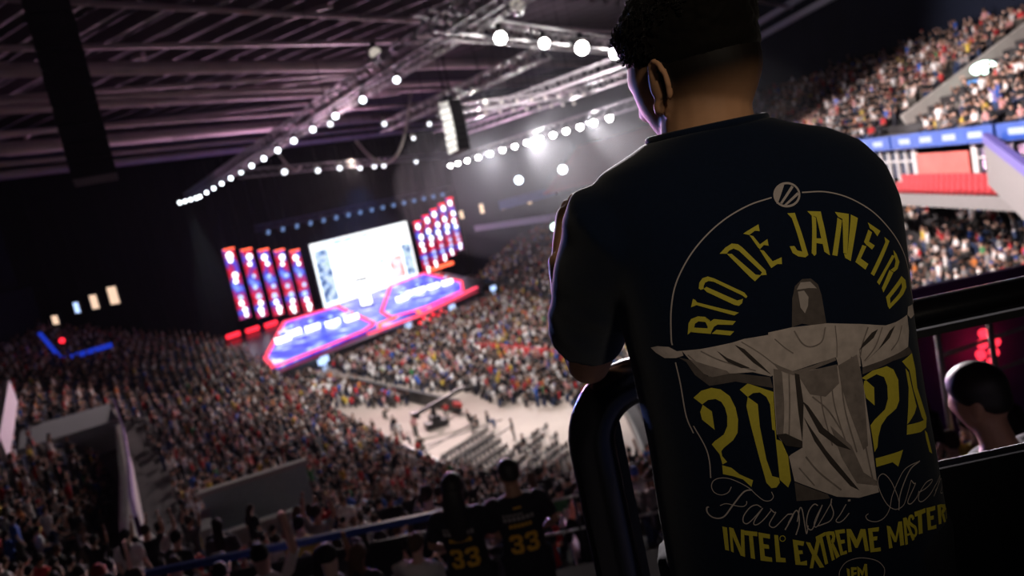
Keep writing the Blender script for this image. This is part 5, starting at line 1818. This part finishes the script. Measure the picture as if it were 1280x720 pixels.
    'bottom_letter#14': ('yellow',0.0008,[[(146.9,961.2),(166.3,954.1),(164.8,948.9),(153.0,953.1),(152.4,946.8),(159.6,944.0),(158.4,939.1),(152.0,941.5),(150.9,932.9),(162.1,929.5),(161.3,924.4),(143.7,931.2)]],[]),
    'bottom_letter#15': ('yellow',0.0008,[[(171.0,952.1),(180.0,948.0),(174.3,923.5),(167.7,926.2)],[(180.0,948.0),(194.4,937.5),(195.2,929.6),(185.6,931.5),(177.8,934.8),(179.1,938.7),(184.9,939.0),(179.8,943.9)],[(177.8,934.8),(185.3,930.9),(187.4,917.4),(181.1,920.6)]],[]),
    'bottom_letter#16': ('yellow',0.0008,[[(13.3,928.5),(17.0,925.9),(15.7,913.2),(12.6,914.2)]],[]),
    'bottom_letter#17': ('yellow',0.0008,[[(19.4,927.8),(27.3,925.3),(26.6,922.1),(22.1,923.0),(22.0,919.8),(25.8,919.2),(25.2,916.2),(21.5,916.9),(21.1,913.3),(25.1,912.6),(24.4,909.1),(17.1,911.5)]],[]),
    'bottom_letter#18': ('yellow',0.0008,[[(28.3,926.3),(31.5,922.6),(34.2,917.8),(38.6,926.1),(42.1,924.9),(39.7,905.5),(36.3,906.6),(37.1,918.2),(33.9,911.8),(31.8,912.5),(30.3,919.1),(28.7,908.2),(25.6,909.2)]],[]),
    'bottom_letter#19': ('yellow',0.0008,[],[([(107.0,965.5),(104.1,929.4)],4.1),([(108.6,964.3),(116.0,930.8)],4.1),([(105.5,941.9),(115.1,940.7)],2.9)]),
    'bottom_letter#20': ('yellow',0.0008,[],[([(121.4,957.4),(119.6,962.5),(115.6,963.1),(113.7,957.0),(117.2,951.2),(121.8,945.9),(122.4,938.0),(118.2,935.0),(114.8,938.7)],3.9)]),
    'bottom_letter#21': ('yellow',0.0008,[],[([(192.2,935.8),(192.7,936.0),(196.7,926.9),(193.0,925.9),(191.7,920.3),(191.7,918.1)],1.7)]),
    'bottom_letter#22': ('yellow',0.0008,[],[([(-59.4,989.0),(-60.4,987.2),(-62.3,986.3),(-64.4,986.7),(-65.9,988.4),(-66.1,990.5),(-65.1,992.4),(-63.2,993.3),(-61.1,992.8),(-59.7,991.2),(-59.4,989.0)],1.0)]),
    'script_word#1': ('pale',0.001,[],[([(-111.4,1064.8),(-116.3,1057.9),(-124.7,1055.0),(-131.9,1058.3),(-133.8,1065.7),(-130.7,1073.0),(-123.7,1076.6),(-113.7,1076.0),(-102.9,1070.4),(-91.2,1060.8),(-84.0,1050.8),(-76.3,1042.2),(-68.8,1040.8),(-64.1,1044.7),(-65.2,1051.4)],0.9),([(-88.0,1057.9),(-94.8,1058.0),(-101.5,1054.0),(-114.4,1040.8),(-125.3,1028.2),(-133.1,1024.6),(-140.4,1026.1),(-144.2,1031.4),(-143.9,1037.2),(-141.5,1039.1)],1.7),([(-128.7,1041.3),(-121.1,1043.6),(-111.5,1040.5),(-103.0,1038.3),(-98.1,1040.7),(-97.0,1044.6)],0.9),([(-81.0,1034.1),(-86.4,1038.2),(-94.4,1036.2),(-103.7,1026.7),(-105.9,1018.9),(-101.9,1016.0),(-94.3,1020.7),(-79.6,1033.0)],1.2),([(-79.6,1033.0),(-91.3,1020.3),(-94.0,1014.2),(-89.5,1013.5),(-80.8,1018.6),(-69.5,1028.7)],1.2),([(-70.7,1030.6),(-67.1,1025.0),(-65.3,1024.1),(-74.9,1012.6),(-74.3,1007.6),(-69.0,1006.6),(-58.0,1014.1),(-50.6,1019.0)],1.2),([(-50.6,1019.0),(-44.4,1017.2),(-48.9,1010.4),(-57.7,1000.1)],1.6),([(-51.9,1007.8),(-40.5,1020.7),(-37.0,1017.4),(-38.8,1003.0),(-45.3,990.5)],1.6),([(-40.6,1006.7),(-34.3,1022.5),(-31.5,1020.1),(-31.7,1001.1),(-31.5,988.6),(-27.6,998.4)],1.4),([(-10.1,1019.9),(-14.8,1022.9),(-22.8,1016.9),(-28.4,1005.2),(-28.5,995.3),(-23.2,992.1),(-15.1,1003.1),(-4.2,1019.0)],1.4),([(-4.2,1019.0),(-16.7,1003.6),(-19.8,996.1),(-16.9,993.6),(-9.6,999.8),(9.2,1019.0)],1.1),([(9.9,1022.9),(7.7,1016.2),(9.0,1004.1),(2.9,996.0),(-8.0,994.4),(-15.9,994.2)],1.4),([(28.2,1009.6),(18.0,999.5),(10.5,993.5),(14.3,989.8),(21.9,991.5),(30.3,997.2)],1.2),([(31.6,1013.6),(35.1,1012.8)],2.5)]),
    'script_word#2': ('pale',0.001,[],[([(56.7,988.0),(52.4,985.8),(55.1,979.6),(65.8,974.4),(78.0,976.0),(88.0,985.3),(95.3,1000.9),(114.8,1023.1),(130.1,1027.9),(149.7,1025.6)],1.0),([(149.7,1025.6),(131.6,1023.6),(116.8,1011.3),(105.8,995.4),(100.8,978.1)],1.5),([(103.0,989.1),(102.1,998.5),(96.7,1018.5),(88.8,1031.1),(81.8,1031.5),(77.5,1024.7),(78.7,1010.0),(85.2,991.6),(95.5,981.2),(108.4,981.7),(117.5,992.9),(128.2,1008.6)],1.0),([(128.2,1008.6),(131.8,1002.5),(133.9,1000.6),(120.0,988.2),(116.4,982.3),(121.6,979.2),(132.3,982.9),(138.9,989.1)],1.3),([(138.5,987.5),(152.5,986.3),(167.4,987.8),(166.7,991.0),(154.2,992.9),(139.7,986.9),(135.2,978.8),(140.6,973.5),(155.2,973.7),(173.8,978.5)],1.2),([(173.8,978.5),(192.9,980.2),(166.4,967.6)],1.2),([(171.6,972.1),(193.3,975.1),(198.6,964.5),(185.1,961.8),(191.6,956.1)],1.0)]),
    'arc_line#0': ('pale',0.0007,[],[([(15.4,1407.4),(-15.6,1404.9),(-49.4,1395.7),(-79.6,1380.4),(-106.5,1358.9),(-127.9,1329.9),(-139.5,1298.4),(-145.9,1261.7),(-146.3,1252.3)],1.6)]),
    'arc_line#1': ('pale',0.0007,[],[([(-146.5,1229.7),(-145.7,1201.1),(-146.2,1159.0),(-141.9,1135.9)],1.4)]),
    'arc_line#2': ('pale',0.0007,[],[([(-140.3,1145.6),(-131.9,1118.7),(-130.3,1099.8),(-132.7,1077.1)],1.3)]),
    'arc_line#3': ('pale',0.0007,[],[([(58.1,1404.9),(90.4,1398.8),(121.3,1384.6),(150.5,1361.1),(173.6,1332.5),(190.0,1304.8),(200.4,1273.8),(199.7,1245.8),(204.5,1219.2)],1.6)]),
    'badge_ring': ('pale',0.0007,[],[([(0.1,914.3),(1.5,921.8),(4.2,928.8),(13.9,936.2),(28.1,936.8),(41.4,933.1),(56.9,924.1),(64.9,912.7),(64.0,903.8),(58.4,895.1)],1.0)]),
    'round_emblem': ('pale',0.0008,[[(39.1,1420.8),(36.6,1417.7),(23.1,1401.1),(19.7,1398.2),(18.7,1405.6),(20.4,1412.4),(25.4,1417.9),(33.2,1421.3)],[(47.0,1416.2),(49.2,1413.6),(26.4,1396.8),(24.3,1398.7)],[(51.8,1406.5),(53.0,1403.3),(30.9,1393.7),(28.6,1395.2)]],[([(53.5,1402.9),(52.3,1400.5),(50.7,1398.4),(48.7,1396.5),(46.3,1394.9),(43.6,1393.7),(40.7,1392.8),(37.7,1392.4),(34.7,1392.4),(31.8,1392.8),(29.0,1393.6),(26.4,1394.8),(24.2,1396.4),(22.3,1398.2),(20.9,1400.4),(19.9,1402.7),(19.5,1405.1),(19.5,1407.5),(20.2,1410.0),(21.3,1412.3),(22.9,1414.4),(25.0,1416.3),(27.4,1418.0),(30.1,1419.2),(33.0,1420.1),(36.0,1420.6),(39.1,1420.6),(42.1,1420.2),(44.9,1419.4),(47.5,1418.1),(49.7,1416.6),(51.5,1414.7),(52.9,1412.5),(53.8,1410.2),(54.2,1407.8),(54.1,1405.3),(53.5,1402.9)],2.7)]),
}
tbv = mesh_bvh(sme)
ink = dict(yellow=mat('ink_yellow', (.62, .52, .05), .75, noise=.12, scale=200), pale=mat('ink_pale', (.52, .44, .42), .75, noise=.10, scale=150),
           stone=mat('ink_stone', (.56, .47, .44), .8, noise=.35, scale=70), mid=mat('ink_mid', (.11, .088, .082), .8, noise=.4, scale=90), fold=mat('ink_fold', (.05, .04, .038), .85, noise=.3, scale=90),
           half=mat('ink_half', (.25, .205, .19), .8, noise=.5, scale=80), light=mat('ink_light', (.46, .39, .37), .8, noise=.2, scale=90))
for nm, (col_, lift, polys, strokes) in PRINT.items():
    P = [[(x / 1000, z / 1000) for x, z in p] for p in polys]
    for pts_, wd in strokes:
        P += ribbon(curve([(x / 1000, z / 1000) for x, z in pts_]), wd / 1000)
    conform(P, tbv, lift, nm.split('#')[0], ink[col_], tee, y0=-1.2)

# ------------------------------------------------------------------ labels that tell alike things apart
ORD = 'first second third fourth fifth sixth seventh eighth ninth tenth eleventh twelfth thirteenth fourteenth fifteenth sixteenth seventeenth eighteenth nineteenth twentieth'.split()
for t_ in ('twenty', 'thirty', 'forty'):
    if t_ != 'twenty':
        ORD.append(t_[:-1] + 'ieth')
    ORD += [t_ + '-' + o_ for o_ in ORD[:9]]


def rank(group, key, text):
    L_ = sorted((o for o in C.objects if o.get('group') == group and o.parent is None), key=key)
    for i_, o in enumerate(L_):
        o['label'] = text.format(ORD[i_])


def mid(o):
    if o.type == 'MESH':
        bb = [o.matrix_basis @ Vector(c_) for c_ in o.bound_box]
        return sum(bb, Vector()) / 8
    return o.location


def pu(o):
    return float(project(tuple(mid(o)))[0])


far_ = lambda o: -mid(o).y
near_ = lambda o: mid(o).y
rank('lamps along the long diagonal truss', far_, '{} small white lamp along the long diagonal truss, counted from its far left end')
rank('lamp cluster at the far truss end', pu, '{} lamp from the left in the tight cluster at the far truss end')
rank('bright floodlights in the long row', far_, '{} dazzling floodlight of the long row, counted from the speaker array to the man')
rank('small lamps at the far end of the floodlight row', far_, '{} small white lamp at the dim far end of the floodlight row')
rank('moving lamps over the stage front', pu, '{} pale hanging lamp from the left in the row above the stage front')
rank('small lamps hanging between the trusses', pu, '{} pale small lamp from the left between the diagonal and cross trusses')
rank('lamps on the dark truss above the screen', pu, '{} unlit bluish lamp from the left on the dark truss above the screen')
rank('dim lamps under the cross trusses', pu, '{} dim lamp from the left under the pale cross trusses')
rank('long parallel roof tubes', near_, '{} long round roof tube, counted from the camera towards the stage')
rank('slanting roof braces', near_, '{} slanting roof brace, counted from the camera towards the stage')
rank('short roof struts', near_, '{} short roof strut, counted from the camera towards the stage')
rank('pale parallel cross trusses', near_, '{} pale cross truss behind the speaker array, counted from the camera')
rank('blue banners along the upper tier parapet', near_, '{} blue banner on the upper tier parapet, counted from the near end')
rank('glazed suites under the upper tier', near_, '{} glazed suite with white mullions under the blue banners, from the near end')
rank('red panels between the suites', near_, '{} salmon red panel between glazed suites, from the near end')
rank('girders at the right roof edge', lambda o: -mid(o).z, '{} pale girder from the top along the right roof edge')
rank('warm windows of the far suites', pu, '{} warm lit window from the left in the far suites right of stage')
for s_ in ('left', 'right'):
    rank(f'player desks on the {s_} deck', pu, '{} glowing player desk from the left on the ' + ('near left' if s_ == 'left' else 'far right') + ' stage deck')
    rank(f'red light bars {s_} of the stage', pu, '{} short red light bar from the left, ' + ('left' if s_ == 'left' else 'right') + ' of the stage')
rank('red lamps below the stage front', pu, '{} small red lamp from the left below the stage front')
rank('lit monitors at the stage front', pu, '{} small lit monitor from the left along the stage front')
rank('red lights above the seated dark shirted man', lambda o: -mid(o).z * 10 + pu(o) * .001, '{} red light from the top in the cluster above the seated man')
rank('ribs of the roof deck', near_, '{} deep narrow rib of the roof deck, counted from the camera')
for z_, row in ((13.8, 'lower'), (14.3, 'upper')):
    L_ = sorted((o for o in C.objects if o.get('group') == 'empty red seats in front of the suites' and abs(o.location.z + .2 - z_) < .25), key=near_)
    for i_, o in enumerate(L_):
        o['label'] = f'{ORD[i_]} empty red seat of the {row} row before the suites, from the near end'
for o in C.objects:
    if o.get('rowseat'):
        r_, k_ = o['rowseat']
        o['label'] = f'{ORD[k_]} empty black chair in the {ORD[r_]} straight floor row, counted from the crane'
        del o['rowseat']
spec = {}
for o in C.objects:
    if o.parent is None and o.get('category') == 'person' and o.get('group'):
        spec.setdefault(o['group'], []).append(o)
for g_, L_ in spec.items():
    if 1 < len(L_) <= len(ORD) and len(L_[0]['label'].split()) <= 13:
        for i_, o in enumerate(sorted(L_, key=pu)):
            o['label'] = o['label'] + f', {ORD[i_]} from left'
